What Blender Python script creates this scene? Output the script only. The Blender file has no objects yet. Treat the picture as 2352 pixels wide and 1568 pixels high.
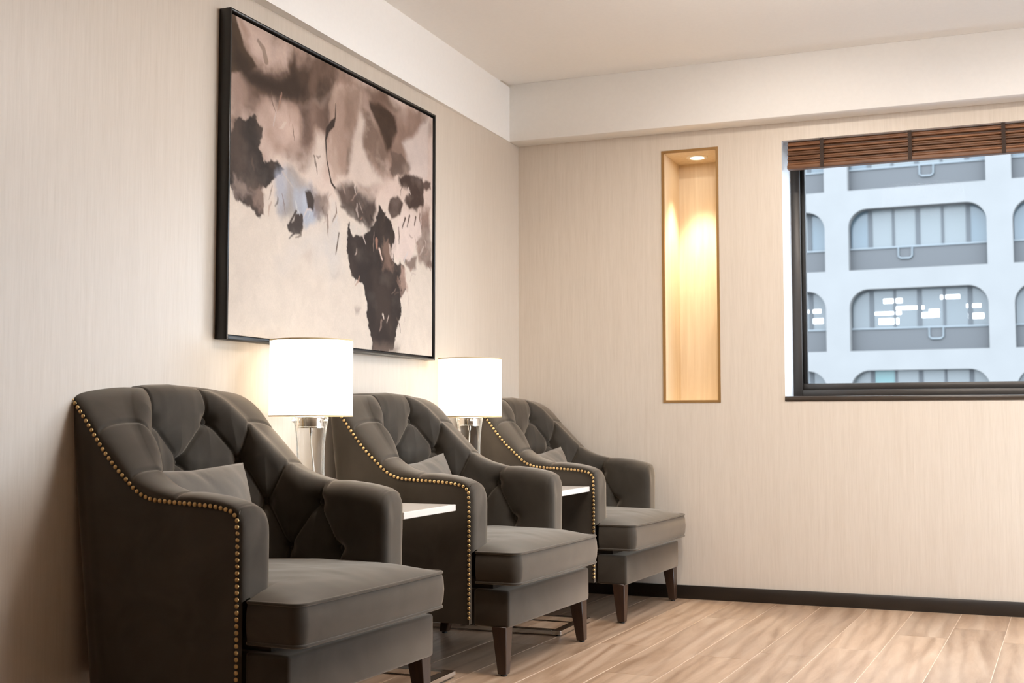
import bpy, bmesh, math, random
import numpy as np
from mathutils import Vector, Matrix

random.seed(7)
SC = bpy.context.scene
COL = SC.collection
PI = math.pi
D = 5.5627            # back wall plane (y)
CEIL = 2.4366
SOF = 2.168           # underside of the soffits

# ------------------------------------------------------------------ camera
cd = bpy.data.cameras.new('camera')
cam = bpy.data.objects.new('camera', cd); COL.objects.link(cam)
cd.sensor_width = 36.0; cd.sensor_fit = 'HORIZONTAL'
cd.lens = 36.0 * 2808.6 / 2352.0
cd.clip_start = 0.05; cd.clip_end = 400
_yaw, _pit, _rol = math.radians(22.1375), math.radians(3.6527), math.radians(-0.0458)
_f = Vector((-math.sin(_yaw) * math.cos(_pit), math.cos(_yaw) * math.cos(_pit), math.sin(_pit)))
_r0 = Vector((math.cos(_yaw), math.sin(_yaw), 0)); _u0 = _r0.cross(_f)
_r = _r0 * math.cos(_rol) + _u0 * math.sin(_rol); _u = _r.cross(_f)
m = Matrix((( _r.x, _u.x, -_f.x, 2.2279), (_r.y, _u.y, -_f.y, 0.0), (_r.z, _u.z, -_f.z, 0.82), (0, 0, 0, 1)))
cam.matrix_world = m
cd.dof.use_dof = True; cd.dof.focus_distance = 4.1; cd.dof.aperture_fstop = 5.6
SC.camera = cam

# ------------------------------------------------------------------ world, exposure
W = bpy.data.worlds.new('overcast_sky'); SC.world = W; W.use_nodes = True
bg = W.node_tree.nodes['Background']
bg.inputs[0].default_value = (0.80, 0.90, 1.0, 1); bg.inputs[1].default_value = 9.0
SC.view_settings.view_transform = 'Standard'; SC.view_settings.look = 'None'
SC.view_settings.exposure = 0.0; SC.view_settings.gamma = 1.0; SC.view_settings.use_curve_mapping = False
cy = SC.cycles
cy.use_denoising = True; cy.max_bounces = 10; cy.diffuse_bounces = 6; cy.glossy_bounces = 4
cy.transmission_bounces = 6; cy.transparent_max_bounces = 12
cy.caustics_reflective = False; cy.caustics_refractive = False; cy.sample_clamp_indirect = 6.0

LAMP_POWER = 0.9        # point light in each table lamp
SHADE_EMIT = 2.3
DOWN_POWER = 100.0        # added ceiling downlights (spots)
WARM = (1.0, 0.88, 0.72)
DRUM_EMIT = 28.0        # added off-frame drum lamp that lifts the room light

# ------------------------------------------------------------------ helpers
def link(o, parent=None):
    COL.objects.link(o)
    if parent is not None: o.parent = parent
    return o
def mesh(name, v, f, mat, parent=None, smooth=False, sharp=None):
    me = bpy.data.meshes.new(name)
    me.from_pydata([tuple(map(float, p)) for p in v], [], [tuple(map(int, q)) for q in f]); me.update()
    if mat is not None: me.materials.append(mat)
    if smooth:
        me.polygons.foreach_set('use_smooth', [True] * len(me.polygons))
        if sharp: me.set_sharp_from_angle(angle=math.radians(sharp))
    return link(bpy.data.objects.new(name, me), parent)
def from_bm(name, bm, mat, parent=None, smooth=False, sharp=35):
    bmesh.ops.recalc_face_normals(bm, faces=bm.faces[:])
    me = bpy.data.meshes.new(name); bm.to_mesh(me); bm.free()
    me.materials.append(mat)
    if smooth:
        me.polygons.foreach_set('use_smooth', [True] * len(me.polygons))
        me.set_sharp_from_angle(angle=math.radians(sharp))
    return link(bpy.data.objects.new(name, me), parent)
def empty(name, loc=(0, 0, 0), rz=0.0):
    o = bpy.data.objects.new(name, None); o.location = loc; o.rotation_euler = (0, 0, rz)
    o.empty_display_size = 0.1
    return link(o)
def tag(o, label=None, cat=None, group=None, kind=None):
    if label: o['label'] = label
    if cat: o['category'] = cat
    if group: o['group'] = group
    if kind: o['kind'] = kind
    return o
def box(name, a, b, mat, parent=None, bev=0.0, seg=2, smooth=True):
    bm = bmesh.new()
    x0, y0, z0 = a; x1, y1, z1 = b
    vs = [bm.verts.new(p) for p in ((x0,y0,z0),(x1,y0,z0),(x1,y1,z0),(x0,y1,z0),(x0,y0,z1),(x1,y0,z1),(x1,y1,z1),(x0,y1,z1))]
    for q in ((0,3,2,1),(4,5,6,7),(0,1,5,4),(1,2,6,5),(2,3,7,6),(3,0,4,7)): bm.faces.new([vs[i] for i in q])
    if bev > 0: bmesh.ops.bevel(bm, geom=bm.edges[:], offset=bev, segments=seg, profile=0.5, affect='EDGES')
    return from_bm(name, bm, mat, parent, smooth=bev > 0 and smooth, sharp=50)
def lathe(name, prof, mat, parent=None, n=48, smooth=True, sharp=40, closed=False):
    """prof: list of (r, z); rings joined; closed joins last ring to first"""
    v = []; f = []
    for r, z in prof:
        for k in range(n):
            a = 2 * PI * k / n; v.append((r * math.cos(a), r * math.sin(a), z))
    m_ = len(prof)
    rng = range(m_) if closed else range(m_ - 1)
    for i in rng:
        j = (i + 1) % m_
        for k in range(n):
            k2 = (k + 1) % n
            f.append((i * n + k, i * n + k2, j * n + k2, j * n + k))
    return mesh(name, v, f, mat, parent, smooth, sharp)
def tube(name, pts, r, mat, parent=None, n=8, closed=False, rr=None):
    pts = [Vector(p) for p in pts]; v = []; f = []; N = len(pts)
    up = None
    for i, p in enumerate(pts):
        t = (pts[(i + 1) % N] - pts[i - 1]) if (closed or 0 < i < N - 1) else (pts[1] - pts[0] if i == 0 else pts[-1] - pts[-2])
        t.normalize()
        if up is None:
            up = t.orthogonal().normalized()
        else:
            up = (up - t * up.dot(t)); up = up.normalized() if up.length > 1e-6 else t.orthogonal().normalized()
        s = t.cross(up)
        ri = rr[i] if rr else r
        for k in range(n):
            a = 2 * PI * k / n; v.append(p + (up * math.cos(a) + s * math.sin(a)) * ri)
    for i in range(N if closed else N - 1):
        j = (i + 1) % N
        for k in range(n):
            k2 = (k + 1) % n; f.append((i * n + k, i * n + k2, j * n + k2, j * n + k))
    if not closed:
        f.append(tuple(range(n))[::-1]); f.append(tuple((N - 1) * n + k for k in range(n)))
    return mesh(name, v, f, mat, parent, True, 60)
def prism(name, poly, z0, z1, mat, parent=None, bev=0.0, seg=2):
    """vertical prism from a plan polygon"""
    bm = bmesh.new()
    lo = [bm.verts.new((x, y, z0)) for x, y in poly]; hi = [bm.verts.new((x, y, z1)) for x, y in poly]
    n = len(poly)
    bm.faces.new(lo[::-1]); bm.faces.new(hi)
    for i in range(n): bm.faces.new((lo[i], lo[(i + 1) % n], hi[(i + 1) % n], hi[i]))
    if bev: bmesh.ops.bevel(bm, geom=bm.edges[:], offset=bev, segments=seg, profile=0.5, affect='EDGES')
    return from_bm(name, bm, mat, parent, smooth=bool(bev), sharp=50)

# ------------------------------------------------------------------ noise (numpy) for shapes and for the painting
def _hash(ix, iy, seed):
    h = (ix.astype(np.int64) * 374761393 + iy.astype(np.int64) * 668265263 + seed * 974634777) & 0xffffffff
    h = ((h ^ (h >> 13)) * 1274126177) & 0xffffffff
    h = h ^ (h >> 16)
    return (h & 0xffff) / 65535.0
def vnoise(x, y, seed=0):
    ix = np.floor(x); iy = np.floor(y); fx = x - ix; fy = y - iy
    fx = fx * fx * fx * (fx * (fx * 6 - 15) + 10); fy = fy * fy * fy * (fy * (fy * 6 - 15) + 10)
    a = _hash(ix, iy, seed); b = _hash(ix + 1, iy, seed); c = _hash(ix, iy + 1, seed); d = _hash(ix + 1, iy + 1, seed)
    return (a * (1 - fx) + b * fx) * (1 - fy) + (c * (1 - fx) + d * fx) * fy
def fbm(x, y, oct=5, seed=0, gain=0.5):
    s = 0.0; a = 1.0; t = 0.0
    for o in range(oct):
        s = s + a * vnoise(x * 2 ** o + 17.3 * o, y * 2 ** o - 9.1 * o, seed + o); t += a; a *= gain
    return s / t * 2 - 1
def sstep(a, b, x):
    t = np.clip((x - a) / (b - a), 0, 1); return t * t * (3 - 2 * t)

# ------------------------------------------------------------------ materials
MATS = {}
def mat(name):
    m_ = bpy.data.materials.new(name); m_.use_nodes = True
    nt = m_.node_tree; b = nt.nodes['Principled BSDF']
    MATS[name] = m_
    return m_, nt, b
def simple(name, col, rough=0.5, metal=0.0, spec=0.5):
    m_, nt, b = mat(name)
    b.inputs['Base Color'].default_value = (*col, 1); b.inputs['Roughness'].default_value = rough
    b.inputs['Metallic'].default_value = metal; b.inputs['Specular IOR Level'].default_value = spec
    return m_
def coords(nt, scale=(1, 1, 1), rot=(0, 0, 0), kind='Object'):
    tc = nt.nodes.new('ShaderNodeTexCoord'); mp = nt.nodes.new('ShaderNodeMapping')
    mp.inputs['Scale'].default_value = scale; mp.inputs['Rotation'].default_value = rot
    nt.links.new(tc.outputs[kind], mp.inputs['Vector']); return mp.outputs['Vector']
def noise(nt, vec, scale, detail=4, rough=0.5, dist=0.0):
    n = nt.nodes.new('ShaderNodeTexNoise'); n.inputs['Scale'].default_value = scale
    n.inputs['Detail'].default_value = detail; n.inputs['Roughness'].default_value = rough
    n.inputs['Distortion'].default_value = dist
    if vec is not None: nt.links.new(vec, n.inputs['Vector'])
    return n
def ramp(nt, fac, stops):
    r = nt.nodes.new('ShaderNodeValToRGB'); e = r.color_ramp.elements
    e[0].position, e[0].color = stops[0][0], (*stops[0][1], 1)
    e[1].position, e[1].color = stops[-1][0], (*stops[-1][1], 1)
    for p, c in stops[1:-1]:
        q = e.new(p); q.color = (*c, 1)
    nt.links.new(fac, r.inputs['Fac']); return r
def bump(nt, b, height, strength, dist):
    bp = nt.nodes.new('ShaderNodeBump'); bp.inputs['Strength'].default_value = strength
    bp.inputs['Distance'].default_value = dist
    nt.links.new(height, bp.inputs['Height']); nt.links.new(bp.outputs['Normal'], b.inputs['Normal']); return bp

def wallpaper(name, horizontal_axis):
    # strie wallpaper: fine vertical threads
    m_, nt, b = mat(name)
    s = [1, 1, 1]; s[2] = 0.035
    v = coords(nt, tuple(s))
    n1 = noise(nt, v, 260, 3, 0.6); n2 = noise(nt, v, 60, 3, 0.6)
    mx = nt.nodes.new('ShaderNodeMath'); mx.operation = 'MULTIPLY_ADD'; mx.inputs[1].default_value = 0.6
    nt.links.new(n1.outputs['Fac'], mx.inputs[0])
    m2 = nt.nodes.new('ShaderNodeMath'); m2.operation = 'MULTIPLY'; m2.inputs[1].default_value = 0.4
    nt.links.new(n2.outputs['Fac'], m2.inputs[0]); nt.links.new(m2.outputs[0], mx.inputs[2])
    r = ramp(nt, mx.outputs[0], [(0.28, (0.565, 0.48, 0.39)), (0.5, (0.615, 0.53, 0.44)), (0.72, (0.655, 0.57, 0.48))])
    nt.links.new(r.outputs[0], b.inputs['Base Color'])
    b.inputs['Roughness'].default_value = 0.40; b.inputs['Specular IOR Level'].default_value = 0.5
    bump(nt, b, mx.outputs[0], 0.2, 0.001)
    return m_
M_WALL = wallpaper('strie_wallpaper', 'x')
def paint(name, col, rough=0.7):
    m_, nt, b = mat(name)
    v = coords(nt); n = noise(nt, v, 60, 4)
    r = ramp(nt, n.outputs['Fac'], [(0.3, tuple(c * 0.98 for c in col)), (0.7, col)])
    nt.links.new(r.outputs[0], b.inputs['Base Color']); b.inputs['Roughness'].default_value = rough
    b.inputs['Specular IOR Level'].default_value = 0.25
    bump(nt, b, n.outputs['Fac'], 0.05, 0.001)
    return m_
M_CEIL = paint('ceiling_paint', (0.91, 0.885, 0.85))
M_REVEAL = paint('white_reveal_paint', (0.82, 0.83, 0.84))
M_BASE = simple('dark_baseboard', (0.018, 0.012, 0.008), 0.4)

def wood_floor():
    m_, nt, b = mat('oak_plank')
    oi = nt.nodes.new('ShaderNodeObjectInfo')
    tc = nt.nodes.new('ShaderNodeTexCoord')
    # every plank shows its own piece of grain
    off = nt.nodes.new('ShaderNodeVectorMath'); off.operation = 'SCALE'; off.inputs[0].default_value = (7.0, 13.0, 5.0)
    nt.links.new(oi.outputs['Random'], off.inputs['Scale'])
    ad = nt.nodes.new('ShaderNodeVectorMath'); ad.operation = 'ADD'
    nt.links.new(tc.outputs['Object'], ad.inputs[0]); nt.links.new(off.outputs[0], ad.inputs[1])
    mp = nt.nodes.new('ShaderNodeMapping'); mp.inputs['Scale'].default_value = (1, 0.13, 1)
    nt.links.new(ad.outputs[0], mp.inputs['Vector'])
    n1 = noise(nt, mp.outputs[0], 9, 6, 0.6, 1.6); n2 = noise(nt, mp.outputs[0], 70, 4, 0.6)
    wv = nt.nodes.new('ShaderNodeTexWave'); wv.inputs['Scale'].default_value = 5.0; wv.inputs['Distortion'].default_value = 9.0
    wv.inputs['Detail'].default_value = 3; wv.inputs['Detail Scale'].default_value = 1.2; wv.bands_direction = 'X'
    nt.links.new(mp.outputs[0], wv.inputs['Vector'])
    r1 = ramp(nt, n1.outputs['Fac'], [(0.28, (0.29, 0.180, 0.108)), (0.5, (0.42, 0.285, 0.190)), (0.75, (0.52, 0.385, 0.280))])
    r2 = ramp(nt, wv.outputs['Fac'], [(0.0, (0.80, 0.76, 0.72)), (0.45, (1, 1, 1)), (1.0, (1.06, 1.06, 1.06))])
    mu = nt.nodes.new('ShaderNodeMix'); mu.data_type = 'RGBA'; mu.blend_type = 'MULTIPLY'; mu.inputs[0].default_value = 0.8
    nt.links.new(r1.outputs[0], mu.inputs[6]); nt.links.new(r2.outputs[0], mu.inputs[7])
    mu2 = nt.nodes.new('ShaderNodeMix'); mu2.data_type = 'RGBA'; mu2.blend_type = 'MULTIPLY'; mu2.inputs[0].default_value = 1.0
    rr = ramp(nt, oi.outputs['Random'], [(0.0, (0.86, 0.84, 0.82)), (1.0, (1.1, 1.08, 1.06))])
    nt.links.new(mu.outputs[2], mu2.inputs[6]); nt.links.new(rr.outputs[0], mu2.inputs[7])
    nt.links.new(mu2.outputs[2], b.inputs['Base Color'])
    rg = nt.nodes.new('ShaderNodeMapRange'); rg.inputs[3].default_value = 0.26; rg.inputs[4].default_value = 0.42
    nt.links.new(n2.outputs['Fac'], rg.inputs[0]); nt.links.new(rg.outputs[0], b.inputs['Roughness'])
    b.inputs['Specular IOR Level'].default_value = 0.5
    bump(nt, b, n2.outputs['Fac'], 0.12, 0.001)
    return m_
M_FLOOR = wood_floor()
M_SUB = simple('floor_joint_highlight', (0.72, 0.58, 0.45), 0.5)  # pale joint colour stands in for highlights on the plank bevels

def velvet(name, c0, c1):
    m_, nt, b = mat(name)
    v = coords(nt); n = noise(nt, v, 6.0, 3, 0.55, 0.8); n2 = noise(nt, v, 420, 2)
    r = ramp(nt, n.outputs['Fac'], [(0.3, c0), (0.72, c1)])
    nt.links.new(r.outputs[0], b.inputs['Base Color'])
    b.inputs['Roughness'].default_value = 0.75; b.inputs['Specular IOR Level'].default_value = 0.15
    b.inputs['Sheen Weight'].default_value = 0.55; b.inputs['Sheen Roughness'].default_value = 0.45
    b.inputs['Sheen Tint'].default_value = (1.0, 0.84, 0.68, 1)
    bump(nt, b, n2.outputs['Fac'], 0.12, 0.0006)
    return m_
M_VELVET = velvet('taupe_velvet', (0.031, 0.025, 0.018), (0.054, 0.044, 0.034))
M_PILLOW = velvet('pillow_velvet', (0.105, 0.090, 0.074), (0.155, 0.136, 0.115))
M_BRASS = simple('antique_brass', (0.62, 0.42, 0.19), 0.28, 1.0)
M_CHROME = simple('polished_steel', (0.78, 0.76, 0.74), 0.16, 1.0)

def stained_wood(name, c0, c1, sc=(1, 1, 0.12), rough=0.35):
    m_, nt, b = mat(name)
    v = coords(nt, sc); n = noise(nt, v, 45, 5, 0.6, 0.6)
    r = ramp(nt, n.outputs['Fac'], [(0.3, c0), (0.7, c1)])
    nt.links.new(r.outputs[0], b.inputs['Base Color']); b.inputs['Roughness'].default_value = rough
    bump(nt, b, n.outputs['Fac'], 0.1, 0.001)
    return m_
M_LEG = stained_wood('walnut_leg', (0.024, 0.010, 0.005), (0.050, 0.024, 0.012))
M_NICHE = stained_wood('niche_veneer', (0.64, 0.51, 0.35), (0.74, 0.62, 0.46), (1, 1, 0.05), 0.5)
M_NFRAME = simple('bronze_niche_edge', (0.30, 0.16, 0.05), 0.4, 0.3)
M_BLIND = stained_wood('bamboo_blind', (0.055, 0.022, 0.009), (0.17, 0.078, 0.034), (0.05, 1, 1), 0.5)
_nt = M_BLIND.node_tree; _oi = _nt.nodes.new('ShaderNodeObjectInfo')
_rp = ramp(_nt, _oi.outputs['Random'], [(0.0, (0.75, 0.72, 0.70)), (1.0, (1.9, 1.75, 1.6))])
_mu = _nt.nodes.new('ShaderNodeMix'); _mu.data_type = 'RGBA'; _mu.blend_type = 'MULTIPLY'; _mu.inputs[0].default_value = 1.0
_lk = _nt.nodes['Principled BSDF'].inputs['Base Color'].links[0]; _src = _lk.from_socket
_nt.links.new(_src, _mu.inputs[6]); _nt.links.new(_rp.outputs[0], _mu.inputs[7]); _nt.links.new(_mu.outputs[2], _nt.nodes['Principled BSDF'].inputs['Base Color'])
M_BLINDTAPE = simple('blind_tape', (0.035, 0.018, 0.010), 0.8)
M_WINFRAME = simple('bronze_aluminium', (0.060, 0.052, 0.046), 0.45, 0.4)
M_SILL = simple('dark_sill', (0.050, 0.036, 0.026), 0.35)
M_PFRAME = simple('black_picture_frame', (0.010, 0.009, 0.008), 0.35)
M_TOP = simple('white_table_top', (0.76, 0.70, 0.64), 0.18)

def glassy(name, tint, edge, gloss_rough=0.03, body=0.0):
    """thin clear glass: sees through face-on, reflects at its edges"""
    m_ = bpy.data.materials.new(name); m_.use_nodes = True; nt = m_.node_tree; nt.nodes.clear(); MATS[name] = m_
    out = nt.nodes.new('ShaderNodeOutputMaterial'); tr = nt.nodes.new('ShaderNodeBsdfTransparent')
    tr.inputs[0].default_value = (*tint, 1)
    gl = nt.nodes.new('ShaderNodeBsdfGlossy'); gl.inputs['Roughness'].default_value = gloss_rough
    lw = nt.nodes.new('ShaderNodeLayerWeight'); lw.inputs['Blend'].default_value = edge
    mx = nt.nodes.new('ShaderNodeMixShader')
    nt.links.new(lw.outputs['Fresnel'], mx.inputs[0]); nt.links.new(tr.outputs[0], mx.inputs[1]); nt.links.new(gl.outputs[0], mx.inputs[2])
    last = mx
    if body > 0:  # white rim mixed in to imitate the bright glow at the glass edges
        df = nt.nodes.new('ShaderNodeBsdfTranslucent'); df.inputs[0].default_value = (0.9, 0.88, 0.84, 1)
        d2 = nt.nodes.new('ShaderNodeBsdfDiffuse'); d2.inputs[0].default_value = (0.9, 0.88, 0.84, 1)
        ad = nt.nodes.new('ShaderNodeMixShader'); nt.links.new(df.outputs[0], ad.inputs[1]); nt.links.new(d2.outputs[0], ad.inputs[2])
        l2 = nt.nodes.new('ShaderNodeLayerWeight'); l2.inputs['Blend'].default_value = 0.5
        pw = nt.nodes.new('ShaderNodeMath'); pw.operation = 'POWER'; pw.inputs[1].default_value = 3.0
        nt.links.new(l2.outputs['Facing'], pw.inputs[0])
        ml = nt.nodes.new('ShaderNodeMath'); ml.operation = 'MULTIPLY'; ml.inputs[1].default_value = body
        nt.links.new(pw.outputs[0], ml.inputs[0])
        m2 = nt.nodes.new('ShaderNodeMixShader'); nt.links.new(ml.outputs[0], m2.inputs[0])
        nt.links.new(mx.outputs[0], m2.inputs[1]); nt.links.new(ad.outputs[0], m2.inputs[2]); last = m2
    nt.links.new(last.outputs[0], out.inputs[0])
    return m_
M_PANE = glassy('window_glass', (0.97, 0.985, 1.0), 0.045)
M_LAMPGLASS = glassy('lamp_glass', (0.985, 0.985, 0.98), 0.10, 0.04, 0.6)

def emitter(name, col, strength, base=(0.9, 0.9, 0.9)):
    m_, nt, b = mat(name)
    b.inputs['Base Color'].default_value = (*base, 1); b.inputs['Roughness'].default_value = 0.7
    b.inputs['Emission Color'].default_value = (*col, 1); b.inputs['Emission Strength'].default_value = strength
    return m_
M_SHADE = emitter('lit_lampshade', (1.0, 0.90, 0.76), SHADE_EMIT)
M_BULB = emitter('lit_bulb', WARM, 12.0)
M_SPOT = emitter('lit_spot_lens', (1.0, 0.93, 0.8), 14.0)
M_TRIM = simple('shade_trim_fringe', (0.62, 0.47, 0.25), 0.6)  # gold tone imitates the overexposed fringe along the shade's edges
M_CORD = simple('white_cord', (0.75, 0.73, 0.68), 0.5)
M_RUBBER = simple('black_glide', (0.008, 0.007, 0.006), 0.6)
M_RING = simple('white_spot_ring', (0.80, 0.74, 0.64), 0.4)

# ------------------------------------------------------------------ room shell
RX0, RX1, RY0 = 0.0, 3.75, -3.2
def holed_wall(name, x0, x1, z0, z1, holes, ymain, depth, m_, m_rev):
    """wall facing -y with rectangular holes (xa, xb, za, zb, depth); the reveals are part of it"""
    xs = sorted({x0, x1, *[h[0] for h in holes], *[h[1] for h in holes]})
    zs = sorted({z0, z1, *[h[2] for h in holes], *[h[3] for h in holes]})
    v = {}; V = []; F = []; MI = []
    def vid(x, y, z):
        k = (round(x, 5), round(y, 5), round(z, 5))
        if k not in v: v[k] = len(V); V.append(k)
        return v[k]
    def inhole(x, z): return any(h[0] < x < h[1] and h[2] < z < h[3] for h in holes)
    for i in range(len(xs) - 1):
        for j in range(len(zs) - 1):
            xa, xb, za, zb = xs[i], xs[i + 1], zs[j], zs[j + 1]
            if inhole((xa + xb) / 2, (za + zb) / 2): continue
            F.append((vid(xa, ymain, za), vid(xb, ymain, za), vid(xb, ymain, zb), vid(xa, ymain, zb))); MI.append(0)
            F.append((vid(xa, ymain + depth, zb), vid(xb, ymain + depth, zb), vid(xb, ymain + depth, za), vid(xa, ymain + depth, za))); MI.append(0)
    def ring(xa, xb, za, zb, mi, flip):
        ptsx = [x for x in xs if xa <= x <= xb]; ptsz = [z for z in zs if za <= z <= zb]
        for k in range(len(ptsx) - 1):
            for z, s in ((za, 1), (zb, -1)):
                q = (vid(ptsx[k], ymain, z), vid(ptsx[k + 1], ymain, z), vid(ptsx[k + 1], ymain + depth, z), vid(ptsx[k], ymain + depth, z))
                F.append(q if s * flip > 0 else q[::-1]); MI.append(mi)
        for k in range(len(ptsz) - 1):
            for x, s in ((xa, -1), (xb, 1)):
                q = (vid(x, ymain, ptsz[k]), vid(x, ymain, ptsz[k + 1]), vid(x, ymain + depth, ptsz[k + 1]), vid(x, ymain + depth, ptsz[k]))
                F.append(q if s * flip < 0 else q[::-1]); MI.append(mi)
    for h in holes: ring(h[0], h[1], h[2], h[3], 1, 1)
    ring(x0, x1, z0, z1, 0, -1)
    o = mesh(name, V, F, m_)
    o.data.materials.append(m_rev)
    o.data.polygons.foreach_set('material_index', MI)
    return o
WX0, WX1, WZ0, WZ1 = 1.292, 3.35, 0.905, 2.0865        # window opening
NX0, NX1, NZ0, NZ1 = 0.7295, 0.9985, 0.8985, 2.0840    # niche opening
wb = holed_wall('wall_back', -0.12, RX1 + 0.12, -0.1, 2.62, [(WX0, WX1, WZ0, WZ1), (NX0, NX1, NZ0, NZ1)], D, 0.30, M_WALL, M_REVEAL)
tag(wb, 'beige wallpapered end wall with the window and the lit niche', kind='structure')
wl = box('wall_left', (-0.12, RY0, -0.1), (0.0, D, 2.62), M_WALL); tag(wl, 'beige wallpapered long wall behind the armchairs', kind='structure')
W2Y0, W2Y1, W2Z0 = 3.3, 5.45, 0.12                                # added second window in the unseen wall, for more daylight
wr = holed_wall('wall_right', -D, -RY0, -0.1, 2.62, [(-W2Y1, -W2Y0, W2Z0, WZ1)], RX1, 0.20, M_WALL, M_REVEAL); wr.rotation_euler = (0, 0, -PI / 2)
tag(wr, kind='structure', label='plain beige wall out of view opposite the armchairs')
wq = box('wall_rear', (-0.12, RY0 - 0.12, -0.1), (RX1 + 0.12, RY0, 2.62), M_WALL); tag(wq, kind='structure', label='plain beige wall behind the viewer')
SLOT0, SLOT1 = D - 0.1238 - 0.125, D - 0.1238
ce = prism('ceiling', [(-0.1, RY0), (RX1, RY0), (RX1, SLOT0), (-0.1, SLOT0)], CEIL, CEIL + 0.12, M_CEIL)
tag(ce, 'smooth cream ceiling', kind='structure')
cs = box('trim_1', (-0.1, SLOT0, CEIL + 0.012), (RX1, D, CEIL + 0.12), M_CEIL); tag(cs, 'recessed strip where the ceiling meets the end wall soffit', kind='structure')
sb = box('trim_2', (0.0, D - 0.1238, SOF), (RX1, D, CEIL + 0.012), M_CEIL, bev=0.002, seg=1); tag(sb, 'cream soffit running above the window', kind='structure')
# the long-wall soffit is a touch deeper towards the viewer
sl = prism('trim_3', [(0.0, D - 0.1238), (0.0, RY0), (0.11, RY0), (0.052, 2.6), (0.004, D - 0.1238)], SOF, CEIL, M_CEIL)
tag(sl, 'cream soffit running above the framed painting', kind='structure')
bb = box('baseboard_back', (0.0, D - 0.012, 0.0), (RX1, D, 0.0613), M_BASE, bev=0.0015, seg=1); tag(bb, 'dark brown baseboard under the window wall', kind='structure')
bl = box('baseboard_left', (0.0, RY0, 0.0), (0.012, D - 0.012, 0.0613), M_BASE, bev=0.0015, seg=1); tag(bl, 'dark brown baseboard behind the armchairs', kind='structure')

# ---- floor: planks one by one where the photograph shows them
fl = box('floor', (-0.12, RY0, -0.06), (RX1 + 0.12, D, -0.0015), M_SUB); tag(fl, 'warm oak plank floor', kind='structure')
A25 = math.radians(2.5)
PW = 0.1925
def plank_obj(name, polys):
    V = []; F = []
    for poly in polys:
        b0 = len(V); n = len(poly)
        cx = sum(p[0] for p in poly) / n; cyy = sum(p[1] for p in poly) / n
        for z, sh in ((-0.0045, 0.0), (-0.0008, 0.0), (0.0, 0.0008)):
            for x, y in poly:
                dx, dy = x - cx, y - cyy; L = math.hypot(dx, dy) or 1
                V.append((x - math.copysign(min(sh, abs(dx)), dx), y - math.copysign(min(sh, abs(dy)), dy), z))
        for r_ in range(2):
            for i in range(n):
                j = (i + 1) % n
                F.append((b0 + r_ * n + i, b0 + r_ * n + j, b0 + (r_ + 1) * n + j, b0 + (r_ + 1) * n + i))
        F.append(tuple(b0 + 2 * n + i for i in range(n)))
    return mesh(name, V, F, M_FLOOR, fl)
def clip_poly(poly, f):
    out = []
    for i in range(len(poly)):
        a, b = poly[i], poly[(i + 1) % len(poly)]; fa, fb = f(a), f(b)
        if fa >= 0: out.append(a)
        if fa * fb < 0:
            t = fa / (fa - fb); out.append((a[0] + t * (b[0] - a[0]), a[1] + t * (b[1] - a[1])))
    return out
rest = []
prng = random.Random(11)
for k in range(-3, 32):
    p0 = 0.235 + PW * k; p1 = p0 + PW - 0.0026
    w = -6.0 + prng.uniform(0, 1.2)
    while w < 7.2:
        Lp = 1.21; w0, w1 = w, w + Lp - 0.0012; w += Lp
        poly = [(p * math.cos(A25) + q * math.sin(A25), -p * math.sin(A25) + q * math.cos(A25)) for p, q in ((p0, w0), (p1, w0), (p1, w1), (p0, w1))]
        for fn in (lambda P: P[0] - 0.0, lambda P: RX1 - P[0], lambda P: P[1] - RY0, lambda P: D - P[1]):
            if poly: poly = clip_poly(poly, fn)
        if len(poly) < 3: continue
        cxm = sum(q[0] for q in poly) / len(poly); cym = sum(q[1] for q in poly) / len(poly)
        if cym > 2.3 and cxm < 3.2: plank_obj('plank', [poly])
        else: rest.append(poly)
ro = plank_obj('plank_field', rest); ro['kind'] = 'stuff'

# ------------------------------------------------------------------ window with frame, pane and sill
win = empty('window_1', (WX0, D, WZ0)); tag(win, 'wide dark-framed window looking onto a white office block', kind='structure')
FY = D + 0.232
def wpart(name, a, b, m_, bev=0.0025):
    return box(name, tuple(p - q for p, q in zip(a, (WX0, D, WZ0))), tuple(p - q for p, q in zip(b, (WX0, D, WZ0))), m_, win, bev, 1)
wpart('window_frame', (WX0, FY, WZ0), (WX0 + 0.042, FY + 0.06, WZ1), M_WINFRAME)
wpart('window_frame', (WX1 - 0.042, FY, WZ0), (WX1, FY + 0.06, WZ1), M_WINFRAME)
wpart('window_frame', (WX0 + 0.042, FY, WZ1 - 0.05), (WX1 - 0.042, FY + 0.06, WZ1), M_WINFRAME)
wpart('window_frame', (WX0 + 0.042, FY, WZ0 + 0.018), (WX1 - 0.042, FY + 0.06, WZ0 + 0.052), M_WINFRAME)
wpart('window_bead', (WX0 + 0.042, FY + 0.018, WZ0 + 0.052), (WX1 - 0.042, FY + 0.06, WZ0 + 0.082), M_WINFRAME)
wpart('window_bead', (WX0 + 0.042, FY + 0.022, WZ0 + 0.082), (WX0 + 0.062, FY + 0.06, WZ1 - 0.05), M_RUBBER)
wpart('pane', (WX0 + 0.058, FY + 0.036, WZ0 + 0.078), (WX1 - 0.045, FY + 0.042, WZ1 - 0.045), M_PANE, 0)
wpart('sill', (WX0 - 0.001, D - 0.006, WZ0 - 0.004), (WX1 + 0.001, FY + 0.06, WZ0 + 0.0185), M_SILL, 0.0025)

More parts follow.
